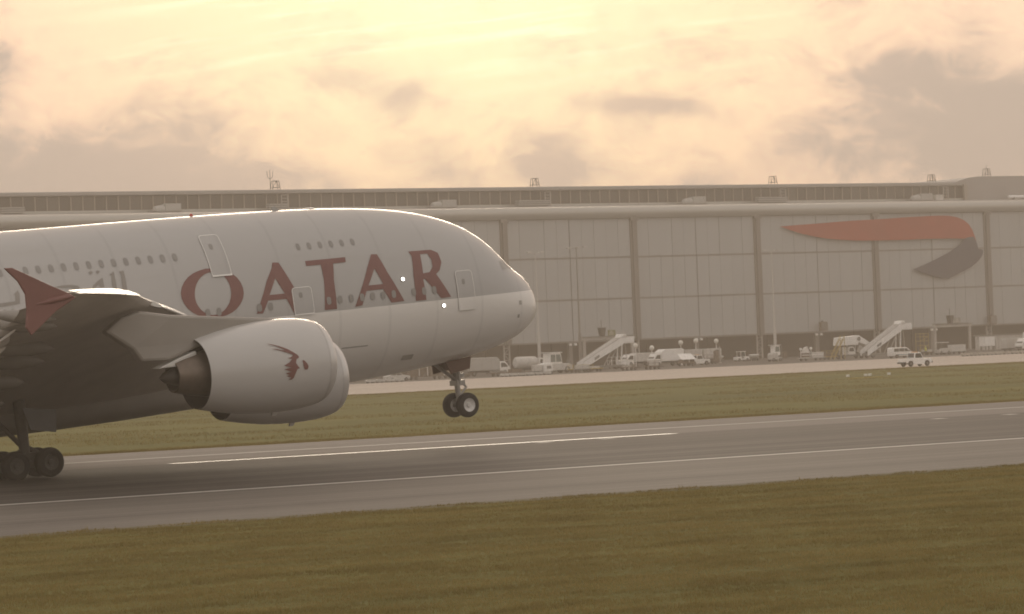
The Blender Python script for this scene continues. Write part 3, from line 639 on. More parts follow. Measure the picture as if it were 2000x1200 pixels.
pr = [(YC-.7, 39.55), (YC-.85, 39.7), (YC-.85, 40.25), (YC-.6, 40.42), (YC+1.0, 40.46), (YC+60, 40.46), (YC+60, 36.0), (YC+.6, 36.0), (YC+.6, 39.55)]
mb = MB(); mb.rings([[H(x, y, z) for y, z in pr] for x in (x_a, XE+.3)]); mb.build('upper_roof', m_roof, hangar, 30)
# raised end block with a ramped shoulder
prof = [(XE-3.0, 40.3), (XE-1.5, 40.9), (XE+1.5, 41.5), (XE+4.5, 41.75), (x_b, 41.85), (x_b, 35.5), (XE+.3, 35.5), (XE+.3, 40.3)]
mb = MB(); mb.prism([(a-PX0, b_) for a, b_ in prof], YC-.95-YH, YC+50-YH); mb.build('end_block', mat('end block cladding', (.37, .345, .33), .6, var=.06, scale=.2), hangar)
MB().box(H(XE-.2, YC-1.1, 37.9), (1.0, .5, 3.9)).build('end_post', m_mull, hangar)
# end walls, back wall, undercroft
MB().box(H(x_a-1, YH+40, 17), (1, 80, 34.5)).build('end_wall', m_panel, hangar); MB().box(H(x_b+1, YH+40, 17), (1, 80, 34.5)).build('end_wall', m_panel, hangar)
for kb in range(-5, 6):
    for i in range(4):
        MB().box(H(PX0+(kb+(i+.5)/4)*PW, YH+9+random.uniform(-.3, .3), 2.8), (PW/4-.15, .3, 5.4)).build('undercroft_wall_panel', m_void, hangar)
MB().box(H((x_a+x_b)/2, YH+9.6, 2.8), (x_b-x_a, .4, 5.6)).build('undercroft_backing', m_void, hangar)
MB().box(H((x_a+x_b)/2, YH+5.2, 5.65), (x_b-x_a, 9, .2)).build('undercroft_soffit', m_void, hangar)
# ribbon emblem over the right-hand doors
RED = [(483.5,29.7),(490.0,30.0),(496.3,30.3),(504.4,30.7),(511.8,30.9),(519.1,31.2),(525.7,31.4),(530.8,31.5),(534.1,31.4),(536.4,31.0),(538.4,30.3),(539.7,29.4),(540.7,28.1),(541.4,26.6),(541.9,24.9),(542.2,23.6),(541.7,24.8),(540.4,25.3),(539.1,25.6),(538.2,26.0),(532.9,26.1),(525.8,26.1),(518.8,26.0),(511.9,26.0),(505.1,26.1),(500.6,26.4),(497.0,26.7),(493.5,27.2),(489.9,27.9),(486.4,28.8)]
DRK = [(538.2,26.0),(539.5,26.3),(541.0,26.4),(541.9,25.0),(542.3,23.5),(543.8,23.2),(543.7,22.4),(543.2,21.6),(542.0,20.5),(540.1,19.4),(537.2,18.3),(534.7,17.4),(532.6,16.7),(530.5,16.9),(527.7,17.5),(524.7,18.3),(522.2,19.1),(526.0,20.2),(530.3,21.7),(533.6,23.0),(535.8,24.1),(537.3,25.1)]

def slab(name, pts, m, y0, y1):
    mb = MB(); n = len(pts)
    vs = [H(x, y0, z) for x, z in pts]+[H(x, y1, z) for x, z in pts]
    tri = tessellate_polygon([[Vector((x, z, 0)) for x, z in pts]])
    mb.add(vs, [tuple(t) for t in tri]+[(i, (i+1) % n, n+(i+1) % n, n+i) for i in range(n)]); return mb.build(name, m, hangar)
slab('emblem_ribbon', RED, mat('emblem red', (.38, .036, .012), .6, var=.12, scale=.15), YH-.86, YH-.72)
slab('emblem_ribbon', DRK, mat('emblem dark', (.055, .056, .09), .6, var=.12, scale=.15), YH-.93, YH-.79)

# roof furniture
def roof_z(y): return 34.8+(y-YH-.5)/19.5*1.3
where = ['far left part', 'left middle part', 'right middle part', 'right part']
vt = None
labs = ['pale roof vent with domed cowl on the hangar roof left of the airliner crown', 'pale roof vent with domed cowl on the hangar roof just right of the airliner crown',
        'pale roof vent with domed cowl on the roof, next left of the ribbon emblem', 'pale roof vent with domed cowl on the hangar roof above the ribbon emblem']
for i in range(4):
    x = 336.0+67.85*i; y = YC-4
    r = thing('roof_vent', labs[i], 'roof vent', (x, y, roof_z(y)), 0, 'vents on the hangar roof')
    MB().box((1.3, 0, .85), (3.6, 2.0, 1.7)).build('vent_box', m_rv, r, bevel=.08)
    MB().lathe([(-1.3, .35), (-1.0, .75), (0, .95), (1.0, .95), (1.2, .5)], (-1.6, 0, .45), (1, 0, 0), 14).build('vent_cowl', m_rv, r, 40)
    MB().box((-.2, 0, .2), (7, 2.2, .25)).build('vent_kerb', m_roof, r)
labs = ['slatted grey roof unit at the left end of the hangar roof', 'slatted grey roof unit half hidden behind the airliner crown', 'long slatted grey roof unit on the hangar roof right of the airliner crown', 'long slatted grey roof unit on the hangar roof above the tip of the ribbon emblem']
for i in range(4):
    x = (301.5, 363.0, 428.3, 495.3)[i]; ln = (5.5, 4.5, 8.6, 8.6)[i]; y = YC-3
    r = thing('roof_louvre_unit', labs[i], 'roof unit', (x, y, roof_z(y)), 0, 'louvre units on the hangar roof')
    for j in range(3): MB().box((0, 0, .35+j*.45), (ln-.15*j, 1.6, .26)).build('louvre_blade', m_rv, r)
    MB().box((0, .3, .75), (ln-.6, .8, 1.3)).build('unit_body', m_grey, r)
labs = ['tall roof ladder frame against the dark band behind the airliner crown', 'tall roof ladder frame right of the long slatted unit by the airliner nose side', 'tall roof ladder frame right of the slatted unit above the ribbon tip', 'tall roof ladder frame beside the small box near the raised end block']
for i in range(4):
    x = (366.0, 433.6, 500.2, 550.0)[i]; y = YC-1.2
    r = thing('roof_ladder', labs[i], 'ladder', (x, y, roof_z(y)), 0, 'ladders up to the upper hangar roof')
    for dx in (-.75, .75): MB().box((dx, 0, 1.5), (.16, .16, 3.4)).build('stile', m_col, r)
    for j in range(5): MB().box((0, 0, .4+j*.7), (1.4, .1, .12)).build('rung', m_col, r)
labs = ['lattice frame on the roof ridge beside the forked aerial', 'lattice frame on the roof ridge above the first hangar door right of the nose', 'lattice frame on the roof ridge above the left tip of the ribbon emblem', 'lattice frame on the roof ridge just left of the raised end block', 'lattice frame with a thin mast on top of the raised end block']
for i in range(5):
    x = (365.1, 431.7, 499.0, 547.5, 565.2)[i]; z = 41.8 if i == 4 else 40.45
    r = thing('roof_frame', labs[i], 'roof frame', (x, YC+1, z), 0, 'lattice frames on the hangar ridge')
    hgt = 1.9
    for dx, tx in ((-.95, -.7), (.95, .7)):
        for dy in (-.5, .5): MB().tube((dx, dy, 0), (tx, dy*.7, hgt), .07, n=6).build('post', m_blk, r)
    mb = MB()
    for z_, w_ in ((.45, .85), (hgt, .7)):
        for dy in (-.45, .45): mb.tube((-w_, dy, z_), (w_, dy, z_), .06, n=6)
    mb.tube((-.8, -.4, .45), (0, -.4, hgt), .05, n=6).tube((.8, -.4, .45), (0, -.4, hgt), .05, n=6).tube((0, -.4, .45), (0, -.4, hgt), .05, n=6)
    mb.build('bracing', m_blk, r)
    if i == 4: MB().tube((0, 0, hgt), (0, 0, 2.9), .05, n=6).build('mast', m_blk, r)
r = thing('roof_aerial', 'tall three pronged aerial on the hangar ridge above the airliner', 'aerial', (363.9, YC+1, 40.45))
MB().tube((0, 0, 0), (0, 0, 4.3), .08, .05, n=6).build('mast', m_blk, r)
for dx in (-.75, .75):
    mb = MB().tube((0, 0, 2.3), (dx*.8, 0, 2.75), .05, n=6).tube((dx*.8, 0, 2.75), (dx, 0, 4.0), .05, n=6); mb.build('prong', m_blk, r)
r = thing('roof_pipe', 'long white pipe on the roof at the right end of the hangar', 'pipe', (574, YC-3, 36.2))
MB().tube((-5.5, 0, .35), (12, 0, .35), .38, n=12).build('pipe', m_wht, r, 50)
for dx in (-4, 0, 4, 8): MB().box((dx, 0, -.1), (.4, .7, .5)).build('saddle', m_grey, r)
r = thing('roof_box', 'small pale box on the roof beside the right-hand ladder', 'roof box', (545.8, YC-3, roof_z(YC-3)))
MB().box((0, 0, .7), (2.4, 1.4, 1.4)).build('cabinet', m_wht2, r, bevel=.05); MB().box((0, 0, 1.45), (2.6, 1.6, .12)).build('lid', m_grey, r)
# ------------------------------------------------------------------ apron vehicles and equipment
m_tarp = mat('white tarpaulin', (.86, .85, .83), .6, var=.1, scale=1)
m_glz = mat('vehicle glass', (.06, .062, .06), .12, var=.2)
m_glzl = mat('pale cab glass', (.17, .20, .19), .15, var=.15)
m_org = mat('amber', (.55, .25, .05), .4)
m_conc = mat('concrete block', (.42, .39, .35), .85, var=.15, scale=2, rnd=.3)
m_veh = mat('vehicle white', (.84, .82, .79), .35, var=.06, scale=1.5, coat=.15, rnd=.1)
m_glow = mat('globe glass', (.80, .77, .70), .25)

def vwheel(root, x, y, r, w=.24):
    sg = 1 if y > 0 else -1; o = (x, y-sg*w/2, r)
    t = MB().lathe([(0, r*.5), (0, r*.88), (w*.25, r), (w*.75, r), (w, r*.88), (w, r*.5)], o, (0, sg, 0), 18, False).build('wheel', m_tyre, root, 40)
    MB().lathe([(w*.1, r*.56), (w*.9, r*.54), (w*.8, r*.3), (w*.95, .02)], o, (0, sg, 0), 14, False).build('rim', m_grey, t, 40)
def axle_wheels(root, xs, hw, r, w=.24):
    for x in xs:
        for y in (hw, -hw): vwheel(root, x, y, r, w)
def side_glass(root, polys, hw, m=m_glz):
    for q in polys:
        for s in (1, -1):
            MB().prism(q, s*(hw-.03), s*(hw+.015)).build('side_window', m, root)
def quad_glass(root, name, x0, z0, x1, z1, hw, m=m_glz, t=.04):
    """a screen that follows the sloping line from x0,z0 to x1,z1"""
    d = Vector((x1-x0, 0, z1-z0)); n = Vector((d.z, 0, -d.x)).normalized()*t*.5
    R = [[Vector((x0, y, z0))-n, Vector((x0, y, z0))+n, Vector((x1, y, z1))+n, Vector((x1, y, z1))-n] for y in (-hw, hw)]
    MB().rings(R).build(name, m, root)
def body(root, name, prof, hw, m=None, bev=.06): return MB().prism(prof, -hw, hw).build(name, m or m_veh, root, bevel=bev)
def rail(mb, a, b_, n, h, r=.035):
    a, b_ = Vector(a), Vector(b_); up = Vector((0, 0, h))
    mb.tube(a+up, b_+up, r, n=6).tube(a+up*.55, b_+up*.55, r*.8, n=6)
    for i in range(n+1):
        p = a+(b_-a)*i/n; mb.tube(p, p+up, r, n=6)
    return mb

def pickup(label, x, y, rz, group, k=1.0, closed=False):
    r = thing('pickup_truck', label, 'pickup truck', (x, y, .02), rz, group)
    body(r, 'body', [(-2.35, .55), (-2.35, 1.12), (2.2, 1.12), (2.38, 1.0), (2.4, .5), (1.98, .42), (1.85, .78), (1.2, .78), (1.02, .28), (-.96, .28), (-1.12, .78), (-1.8, .78), (-1.98, .42)], .88)
    cab = body(r, 'cab', [(-.75, 1.1), (-.62, 1.95), (.45, 1.95), (.95, 1.12)] if not closed else [(-2.2, 1.1), (-2.1, 1.92), (.45, 1.95), (.95, 1.12)], .80)
    sg = [[(-.62, 1.2), (-.52, 1.82), (.38, 1.82), (.72, 1.2)]]
    if closed: sg.append([(-2.0, 1.2), (-1.95, 1.8), (-.75, 1.82), (-.8, 1.2)])
    side_glass(cab, sg, .80); quad_glass(cab, 'windscreen', .90, 1.22, .50, 1.88, .70); quad_glass(cab, 'rear_window', (-2.16 if closed else -.73), 1.25, (-2.10 if closed else -.64), 1.85, .65)
    if not closed: MB().box((-1.55, 0, 1.125), (1.4, 1.5, .03)).build('load_bed', m_grey, r)
    MB().box((2.43, 0, .55), (.14, 1.8, .2)).build('bumper', m_blk, r); MB().box((-2.42, 0, .55), (.14, 1.8, .2)).build('bumper', m_blk, r)
    for s in (1, -1): MB().box((2.41, .62*s, .88), (.04, .25, .18)).build('headlight', m_glow, r)
    MB().box((-.05, 0, 2.0), (.28, 1.1, .12)).build('light_bar', m_org, r)
    axle_wheels(r, (-1.46, 1.52), .80, .40, .26); return r
def minivan(label, x, y, rz):
    r = thing('minivan', label, 'van', (x, y, .02), rz)
    b_ = body(r, 'body', [(-2.45, .38), (-2.5, 1.0), (-2.42, 1.85), (-2.2, 1.98), (.55, 1.98), (.95, 1.85), (1.75, 1.22), (2.35, 1.02), (2.48, .8), (2.45, .38), (1.95, .36), (1.85, .66), (1.15, .66), (1.05, .36), (-1.15, .36), (-1.25, .66), (-1.95, .66), (-2.05, .36)], .92, bev=.1)
    side_glass(b_, [[(-2.3, 1.2), (-2.25, 1.75), (-1.15, 1.78), (-1.15, 1.2)], [(-1.05, 1.2), (-1.05, 1.78), (.1, 1.78), (.1, 1.2)], [(.2, 1.2), (.2, 1.78), (.75, 1.74), (1.35, 1.2)]], .925)
    quad_glass(b_, 'windscreen', 1.68, 1.27, 1.0, 1.82, .75)
    for s in (1, -1): MB().box((2.38, .68*s, .85), (.12, .3, .2)).build('headlight', m_glow, r); MB().box((1.25, 1.02*s, 1.3), (.12, .2, .16)).build('mirror', m_blk, r)
    MB().box((2.47, 0, .5), (.08, 1.7, .22)).build('bumper', m_grey, r); MB().lathe([(0, .12), (.12, .1), (.15, .02)], (.2, 0, 1.99), (0, 0, 1), 10).build('beacon', m_org, r)
    MB().box((-.1, -.93, .62), (2.6, .02, .1)).build('side_stripe', mat('teal stripe', (.12, .22, .24), .5), r)
    axle_wheels(r, (-1.6, 1.5), .82, .34); return r
def box_truck(name, label, x, y, rz, ln, h, nose, group=None, m=None, slope=.9):
    r = thing(name, label, 'truck', (x, y, .01), rz, group)
    MB().box((0, 0, .75), (ln, 2.0, .3)).build('chassis', m_blk, r)
    body(r, 'cargo_body', [(-ln/2, .95), (-ln/2+.05, h-.15), (-ln/2+.25, h), (ln/2-nose-slope*.6, h), (ln/2-nose, h-.5), (ln/2-nose, .95)], 1.2, m or m_wht2, .1)
    c = body(r, 'cab', [(ln/2-nose+.05, .55), (ln/2-nose+.05, min(h, 2.5)), (ln/2-nose*.45, min(h, 2.5)), (ln/2-.1, 1.5), (ln/2, 1.2), (ln/2, .5)], 1.1, m_veh, .08)
    side_glass(c, [[(ln/2-nose+.3, 1.45), (ln/2-nose+.3, 2.2), (ln/2-nose*.48, 2.2), (ln/2-.4, 1.5)]], 1.1); quad_glass(c, 'windscreen', ln/2-.13, 1.55, ln/2-nose*.45, 2.4, .9)
    for i in range(int(ln-nose)//2): MB().box((-ln/2+1+i*2, -1.215, (h+.95)/2), (.07, .04, h-1.2)).build('body_rib', m_col, r)
    axle_wheels(r, (-ln/2+1.3, ln/2-1.1), 1.0, .48, .3); return r
def stairs(label, x, y, rz, base, top, run, wid=2.2, group='mobile boarding stairs'):
    """boarding stairs on a truck chassis, climbing toward +x"""
    r = thing('boarding_stairs', label, 'boarding stairs', (x, y, .01), rz, group)
    ang = atan2(top-base, run)
    MB().box((run*.5, 0, .65), (run*1.05, 2.2, .35)).build('chassis', m_grey, r)
    n = 16; mb = MB()
    for i in range(n): mb.box((run*(i+.5)/n, 0, base+(top-base)*(i+.6)/n), (run/n+.12, wid-.2, .07))
    st = mb.build('treads', m_grey, r)
    for s in (1, -1):
        pl = [(-.5, base-.35), (-.5, base+.75), (run-.1, top+1.05), (run+.1, top+1.05), (run+.1, top-.35)]
        p_ = MB().prism(pl, s*wid/2-.05, s*wid/2+.05).build('side_panel', m_tarp, r)
        c = (run*.3, base+(top-base)*.3+.25)
        MB().prism([(c[0]-.55, c[1]-.45), (c[0]-.55, c[1]+.05), (c[0]+.55, c[1]+.62), (c[0]+.55, c[1]+.12)], s*(wid/2+.05), s*(wid/2+.07)).build('panel_opening', m_grey, p_)
        MB().tube((-.5, s*wid/2, base+.85), (run, s*wid/2, top+1.15), .05, n=6).build('handrail', m_col, r)
    pf = MB().box((run+1.35, 0, top-.12), (2.7, wid, .2)).build('platform', m_wht, r)
    for s in (1, -1): MB().box((run+1.35, s*(wid/2-.03), top+.5), (2.6, .06, 1.15)).build('platform_side', m_tarp, pf)
    MB().prism([(run-.2, top+.9), (run+.1, top+1.5), (run+.9, top+1.55), (run+1.0, top+.9)], -wid/2, wid/2).build('canopy_hood', m_wht, pf)
    for s in (.7, -.7):
        MB().tube((run-.2, s, .7), (run+.1, s, top-.3), .13, n=8).build('ram', m_wht, r); MB().tube((run*.62, s, .7), (run*.9, s, top-.7), .10, n=8).build('ram', m_col, r)
    for xx in (run+.4, run+1.6): MB().tube((xx, 0, .6), (xx-.3, 0, top-.2), .07, n=6).build('prop', m_col, r)
    body(r, 'cab', [(run-.1, .5), (run-.1, 1.5), (run+.3, 1.75), (run+1.2, 1.75), (run+1.6, 1.1), (run+1.6, .5)], .9, m_veh)
    axle_wheels(r, (.9, run-.3), .95, .42, .28); return r
def tug(label, x, y, rz, canopy=True, ln=3.2, group='baggage tugs on the apron'):
    r = thing('baggage_tug', label, 'baggage tug', (x, y, .01), rz, group)
    body(r, 'body', [(-ln/2, .3), (-ln/2, .95), (-ln*.12, .95), (-ln*.1, .6), (ln*.08, .6), (ln*.12, 1.05), (ln*.45, .98), (ln/2, .8), (ln/2, .3)], .72)
    MB().box((-ln*.05, 0, .85), (.5, 1.1, .12)).build('seat', m_blk, r); MB().box((-ln*.14, 0, 1.15), (.12, 1.1, .6)).build('seat_back', m_blk, r)
    MB().tube((ln*.1, .25, 1.0), (ln*.02, .25, 1.25), .03, n=6).lathe([(0, .2), (.04, .2)], (ln*.02, .25, 1.25), (-.5, 0, 1), 12).build('steering_wheel', m_blk, r)
    if canopy:
        for xx, t in ((-ln*.22, -ln*.2), (ln*.2, ln*.14)):
            for s in (.62, -.62): MB().tube((xx, s, .95), (t, s, 1.98), .045, n=6).build('canopy_post', m_wht, r)
        MB().box((-ln*.03, 0, 2.03), (ln*.5, 1.45, .1)).build('canopy', m_wht, r, bevel=.03)
        quad_glass(r, 'windscreen', ln*.2, 1.05, ln*.15, 1.92, .6, m_glzl)
    axle_wheels(r, (-ln*.32, ln*.33), .66, .33, .24); return r
def trailer(name, label, x, y, rz, ln, h, cat, m, wid=1.6, rails=True, group=None, load=None):
    r = thing(name, label, cat, (x, y, .01), rz, group)
    MB().box((0, 0, .55), (ln, wid, .16)).build('deck', m, r)
    if rails:
        for s in (1, -1): rail(MB(), (-ln/2+.1, s*wid/2, .62), (ln/2-.1, s*wid/2, .62), max(2, int(ln//1.1)), h).build('side_rail', m, r)
    if load:
        for i, (cx, sx, hz, mm) in enumerate(load): MB().box((cx, 0, .64+hz/2), (sx, wid*.8, hz)).build('load_panel', mm, r, bevel=.05)
    MB().tube((ln/2, 0, .5), (ln/2+1.1, 0, .35), .05, n=6).build('drawbar', m_blk, r)
    axle_wheels(r, (-ln*.32, ln*.32), wid/2-.12, .26, .18); return r
def globe_lamp(label, x, y, h):
    r = thing('globe_lamp', label, 'lamp post', (x, y, .01), 0, 'white globe lamps along the apron')
    MB().lathe([(0, .25), (.1, .25), (.16, .1), (h-.5, .09), (h-.4, .14)], (0, 0, 0), (0, 0, 1), 10).build('post', m_wht, r, 40)
    MB().lathe([(-.5, .08), (-.46, .24), (-.3, .42), (0, .52), (.3, .42), (.46, .24), (.52, .03)], (0, 0, h), (0, 0, 1), 14).build('globe', m_glow, r, 60)
def person(label, x, y, rz, shirt, trousers, arm=0.0):
    me = bpy.data.meshes.new('person')
    V = [(0, 0, .98), (0, 0, 1.18), (0, 0, 1.42), (0, 0, 1.54), (0, .02, 1.66), (0, .03, 1.74),
         (.10, 0, .92), (.12, .02, .50), (.12, -.02, .09), (.13, .14, .05), (-.10, 0, .92), (-.13, -.06, .50), (-.14, -.12, .09), (-.15, .04, .05),
         (.20, 0, 1.43), (.26, -.02, 1.15), (.25, .10+arm, .92+arm), (-.20, 0, 1.43), (-.27, -.02, 1.15), (-.26, .06, .90)]
    E_ = [(0, 1), (1, 2), (2, 3), (3, 4), (4, 5), (0, 6), (6, 7), (7, 8), (8, 9), (0, 10), (10, 11), (11, 12), (12, 13), (2, 14), (14, 15), (15, 16), (2, 17), (17, 18), (18, 19)]
    rr_ = [.15, .15, .17, .065, .105, .07, .11, .075, .05, .045, .11, .075, .05, .045, .075, .055, .042, .075, .055, .042]
    me.from_pydata(V, E_, []); o = bpy.data.objects.new('person', me); COL.objects.link(o)
    o.modifiers.new('skin', 'SKIN'); o.modifiers.new('sub', 'SUBSURF').levels = 1
    o.modifiers['sub'].render_levels = 1
    for i, q in enumerate(rr_): me.skin_vertices[0].data[i].radius = (q, q*.8 if i < 3 else q)
    me.skin_vertices[0].data[0].use_root = True
    me.materials.append(trousers); o.location = (x, y, .012); o.rotation_euler = (0, 0, rz); tag(o, label, 'person')
    v = MB().rings([[(.24*cos(a)*w, .19*sin(a)*w, z) for a in [2*pi*i/14 for i in range(14)]] for z, w in ((.86, .95), (1.05, .92), (1.25, 1.0), (1.42, 1.02), (1.50, .55))], True, False).build('jacket', shirt, o, 60)
    MB().lathe([(-.14, .10), (0, .115), (.08, .10), (.125, .04)], (0, .03, 1.70), (0, 0, 1), 12).build('cap', shirt, o, 60); return o

# --- left group, in front of the first doors
r = thing('apron_car', 'silver service car with an amber light bar under the airliner belly', 'car', (306.9, 500, .01), 0)
b_ = body(r, 'body', [(-2.2, .35), (-2.25, .9), (-1.9, 1.0), (-1.5, 1.48), (.1, 1.52), (.95, 1.02), (2.1, .88), (2.25, .6), (2.2, .35)], .86, m_wht2, .1)
side_glass(b_, [[(-1.65, 1.05), (-1.35, 1.4), (-.6, 1.42), (-.6, 1.05)], [(-.5, 1.05), (-.5, 1.42), (.05, 1.42), (.65, 1.05)]], .865); quad_glass(b_, 'windscreen', .9, 1.08, .16, 1.48, .7)
MB().box((-.6, 0, 1.6), (.3, 1.1, .14)).build('light_bar', m_org, r)
for s in (1, -1): MB().box((2.2, .6*s, .72), (.06, .3, .16)).build('headlight', m_glow, r)
axle_wheels(r, (-1.35, 1.4), .78, .32)
r = trailer('cage_trailer', 'dark cage trailer with pale uprights under the airliner nose', 317.0, 507, 0, 7.5, 1.9, 'trailer', m_brown, 1.8, False)
for i in range(5):
    for s in (.85, -.85): MB().box((-3.4+i*1.7, s, 1.55), (.16, .1, 2.0)).build('upright', m_wht2 if i in (1, 2, 4) else m_brown, r)
for s in (.85, -.85):
    for z in (1.2, 1.85, 2.5): MB().box((0, s, z), (7.0, .07, .08)).build('cage_bar', m_brown, r)
for i in range(2): MB().box((-2+i*3.9, 0, 1.35), (2.6, 1.4, 1.4)).build('crate', m_brown, r, bevel=.04)
trailer('cage_trailer', 'dark brown tool trailer behind the airliner nose gear', 324.5, 509, 0, 5.0, 1.3, 'trailer', m_brown, 1.8, True, None, [(-1.2, 2, 1.7, m_brown), (1.2, 1.8, 1.1, m_grey)])
box_truck('box_truck', 'soiled white box truck with sloping nose just right of the nose gear', 338.0, 520, 0, 9.0, 3.3, 2.2, None, m_rv)
trailer('low_loader', 'dark low trailer parked in front of the white box truck', 331.5, 503, 0, 8, .4, 'trailer', m_brown, 1.8, False, None, [(-2, 2.6, .35, m_grey), (1.5, 2.0, .5, m_brown)])
r = thing('fuel_bowser', 'white rounded tank truck beside the base of the tall lamp mast', 'tank truck', (354.6, 531, .01), 0)
MB().box((0, 0, .8), (6.2, 1.9, .3)).build('chassis', m_blk, r)
MB().lathe([(0, .8), (.25, 1.08), (.5, 1.15), (4.2, 1.15), (4.45, 1.05), (4.6, .8)], (-3.0, 0, 1.95), (1, 0, 0), 20).build('tank', m_wht2, r, 40)
c = body(r, 'cab', [(1.7, .6), (1.7, 2.8), (2.5, 2.75), (3.1, 1.7), (3.15, .6)], 1.1, m_veh); side_glass(c, [[(1.9, 1.7), (1.9, 2.5), (2.4, 2.5), (2.8, 1.7)]], 1.1); quad_glass(c, 'windscreen', 3.08, 1.75, 2.55, 2.65, .9)
axle_wheels(r, (-2.0, 2.3), .95, .48, .3)
r = thing('aircraft_tractor', 'pale aircraft tractor with tall glazed cab left of the boarding stairs', 'tractor', (347.4, 512, .01), 0)
body(r, 'body', [(-3.2, .5), (-3.2, 1.5), (-2.6, 1.75), (2.4, 1.7), (3.1, 1.35), (3.15, .5)], 1.3, m_wht2)
c = body(r, 'cab', [(-1.7, 1.7), (-1.55, 3.55), (.75, 3.6), (1.05, 1.7)], 1.15, m_veh)
side_glass(c, [[(-1.5, 2.0), (-1.4, 3.3), (-.45, 3.3), (-.45, 2.0)], [(-.3, 2.0), (-.3, 3.3), (.6, 3.3), (.85, 2.0)]], 1.15, m_glzl); quad_glass(c, 'windscreen', 1.03, 2.0, .82, 3.35, 1.0, m_glzl)
MB().box((-.4, 0, 3.68), (2.9, 2.5, .14)).build('cab_roof', m_wht, c); MB().tube((1.8, .6, 1.7), (1.8, .6, 2.7), .07, n=8).build('exhaust_stack', m_grey, r)
MB().box((2.6, -.9, 1.95), (.7, .5, .6)).build('hose_reel', m_grey, r)
axle_wheels(r, (-2.0, 2.0), 1.1, .62, .4)
r = thing('ground_power_unit', 'small white rounded power unit in front of the aircraft tractor', 'power unit', (337.6, 500, .01), 0)
body(r, 'housing', [(-1.0, .45), (-1.0, 1.7), (-.8, 1.95), (.7, 1.95), (.95, 1.6), (.95, .45)], .7, m_wht, .15); MB().box((-2.0, 0, 1.15), (1.5, 1.2, 1.1)).build('hose_locker', m_wht2, r, bevel=.08)
MB().box((-.6, 0, .4), (4.2, 1.3, .15)).build('chassis', m_blk, r); MB().box((.1, -.71, 1.2), (.9, .03, .5)).build('louvre', m_grey, r)
axle_wheels(r, (-2.0, .6), .6, .26, .18)
trailer('tow_cart', 'small white topped cart right of the aircraft tractor', 347.2, 503, 0, 3.0, .5, 'cart', m_grey, 1.3, False, None, [(0, 2.4, .7, m_wht2)])
trailer('yellow_trailer', 'low yellow railed trailer at the foot of the left boarding stairs', 349.0, 506, 0, 4.6, .7, 'trailer', m_yell, 1.5, True)
trailer('yellow_trailer', 'flat yellow trailer pulled up close behind the low railed one', 351.6, 505.5, 0, 3.0, .4, 'trailer', m_yell, 1.4, False, None, [(0, 1.6, .3, m_wht2)])
stairs('white boarding stairs climbing to a platform below the first hangar pillar', 366.0, 530, 0, .75, 5.0, 8.6)
r = trailer('railed_cart', 'white railed cart behind the props of the left boarding stairs', 385.0, 546, 0, 3.4, 1.6, 'cart', m_wht, 1.4, True)
trailer('baggage_dolly', 'empty dark baggage dolly at the apron edge, left of its pair', 355.3, 500, 0, 2.9, .35, 'dolly', m_brown, 1.5, True, 'baggage dollies at the apron edge')
r = thing('equipment_mast', 'short pale mast on a stand beside the two baggage dollies', 'mast stand', (357.0, 503, .01))
MB().box((0, 0, .5), (1.4, 1.2, .7)).build('stand', m_wht2, r, bevel=.05); MB().tube((0, 0, .8), (0, 0, 2.3), .06, n=8).build('mast', m_wht2, r)
trailer('baggage_dolly', 'dark baggage dolly with pale load at the apron edge, right of its pair', 359.7, 499, 0, 2.9, .9, 'dolly', m_brown, 1.5, True, 'baggage dollies at the apron edge', [(.3, 1.4, .8, m_wht2)])
box_truck('box_truck', 'low white truck with ribbed sides behind the globe lamp by the first pillar', 402.5, 563, pi, 7.6, 2.7, 2.0)
box_truck('box_truck', 'white truck with long raked roof facing left behind the tilted white board', 397.5, 547, pi, 7.4, 3.3, 2.0, None, m_wht, 1.4)
r = thing('tarpaulin_trailer', 'low trailer under a tilted white board in front of the raked roof truck', 'trailer', (388.5, 528, .01))
MB().box((0, 0, .6), (3.4, 1.7, .2)).build('deck', m_brown, r)
MB().rings([[(-1.75, -1.0, 1.25), (-1.75, -.92, 1.25), (-1.45, .85, 2.35), (-1.45, .77, 2.35)], [(1.65, -1.0, 1.25), (1.65, -.92, 1.25), (1.7, .85, 2.35), (1.7, .77, 2.35)]]).build('board', m_wht, r)
for xx in (-1.3, 0, 1.3): MB().box((xx, -.1, .95), (.12, 1.4, .7)).build('strut', m_brown, r)
axle_wheels(r, (-1.0, 1.0), .75, .26, .2)
pickup('white pickup truck parked right of the tilted white board', 393.4, 531, 0, 'white pickup trucks')
for i, lb in enumerate(('plain white container behind the parked pickup cab', 'white container with dark panel behind the parked pickup bonnet')):
    r = thing('equipment_container', lb, 'container', (417.6+4.9*i, 566, .01), 0, 'white containers against the undercroft')
    MB().box((0, 0, 1.95), (4.4, 2.2, 2.0)).build('shell', m_wht2, r, bevel=.06)
    for j in range(4): MB().box((-1.65+j*1.1, -1.12, 1.95), (.08, .06, 1.8)).build('rib', m_col, r)
    if i: MB().box((1.0, -1.13, 2.0), (1.0, .05, 1.3)).build('dark_panel', m_blk, r)
    for xx in (-1.8, 1.8):
        for yy in (-.8, .8): MB().box((xx, yy, .48), (.25, .25, .95)).build('leg', m_grey, r)
trailer('brown_cart', 'brown slatted cart right of the parked pickup', 407.6, 546, 0, 2.8, 1.2, 'cart', m_brown, 1.4, True)
for (x, y, h, lb) in ((389.7, 546, 4.2, 'globe lamp in front of the foot of the pillar right of the left stairs'), (404.4, 561, 3.6, 'globe lamp over the rear of the low ribbed truck'), (411.6, 561, 4.4, 'globe lamp rising over the rear of the raked roof truck'),
                      (427.2, 577, 4.6, 'globe lamp above the two white containers'), (432.5, 577, 4.4, 'globe lamp left of the rusty standpipe')): globe_lamp(lb, x, y, h)
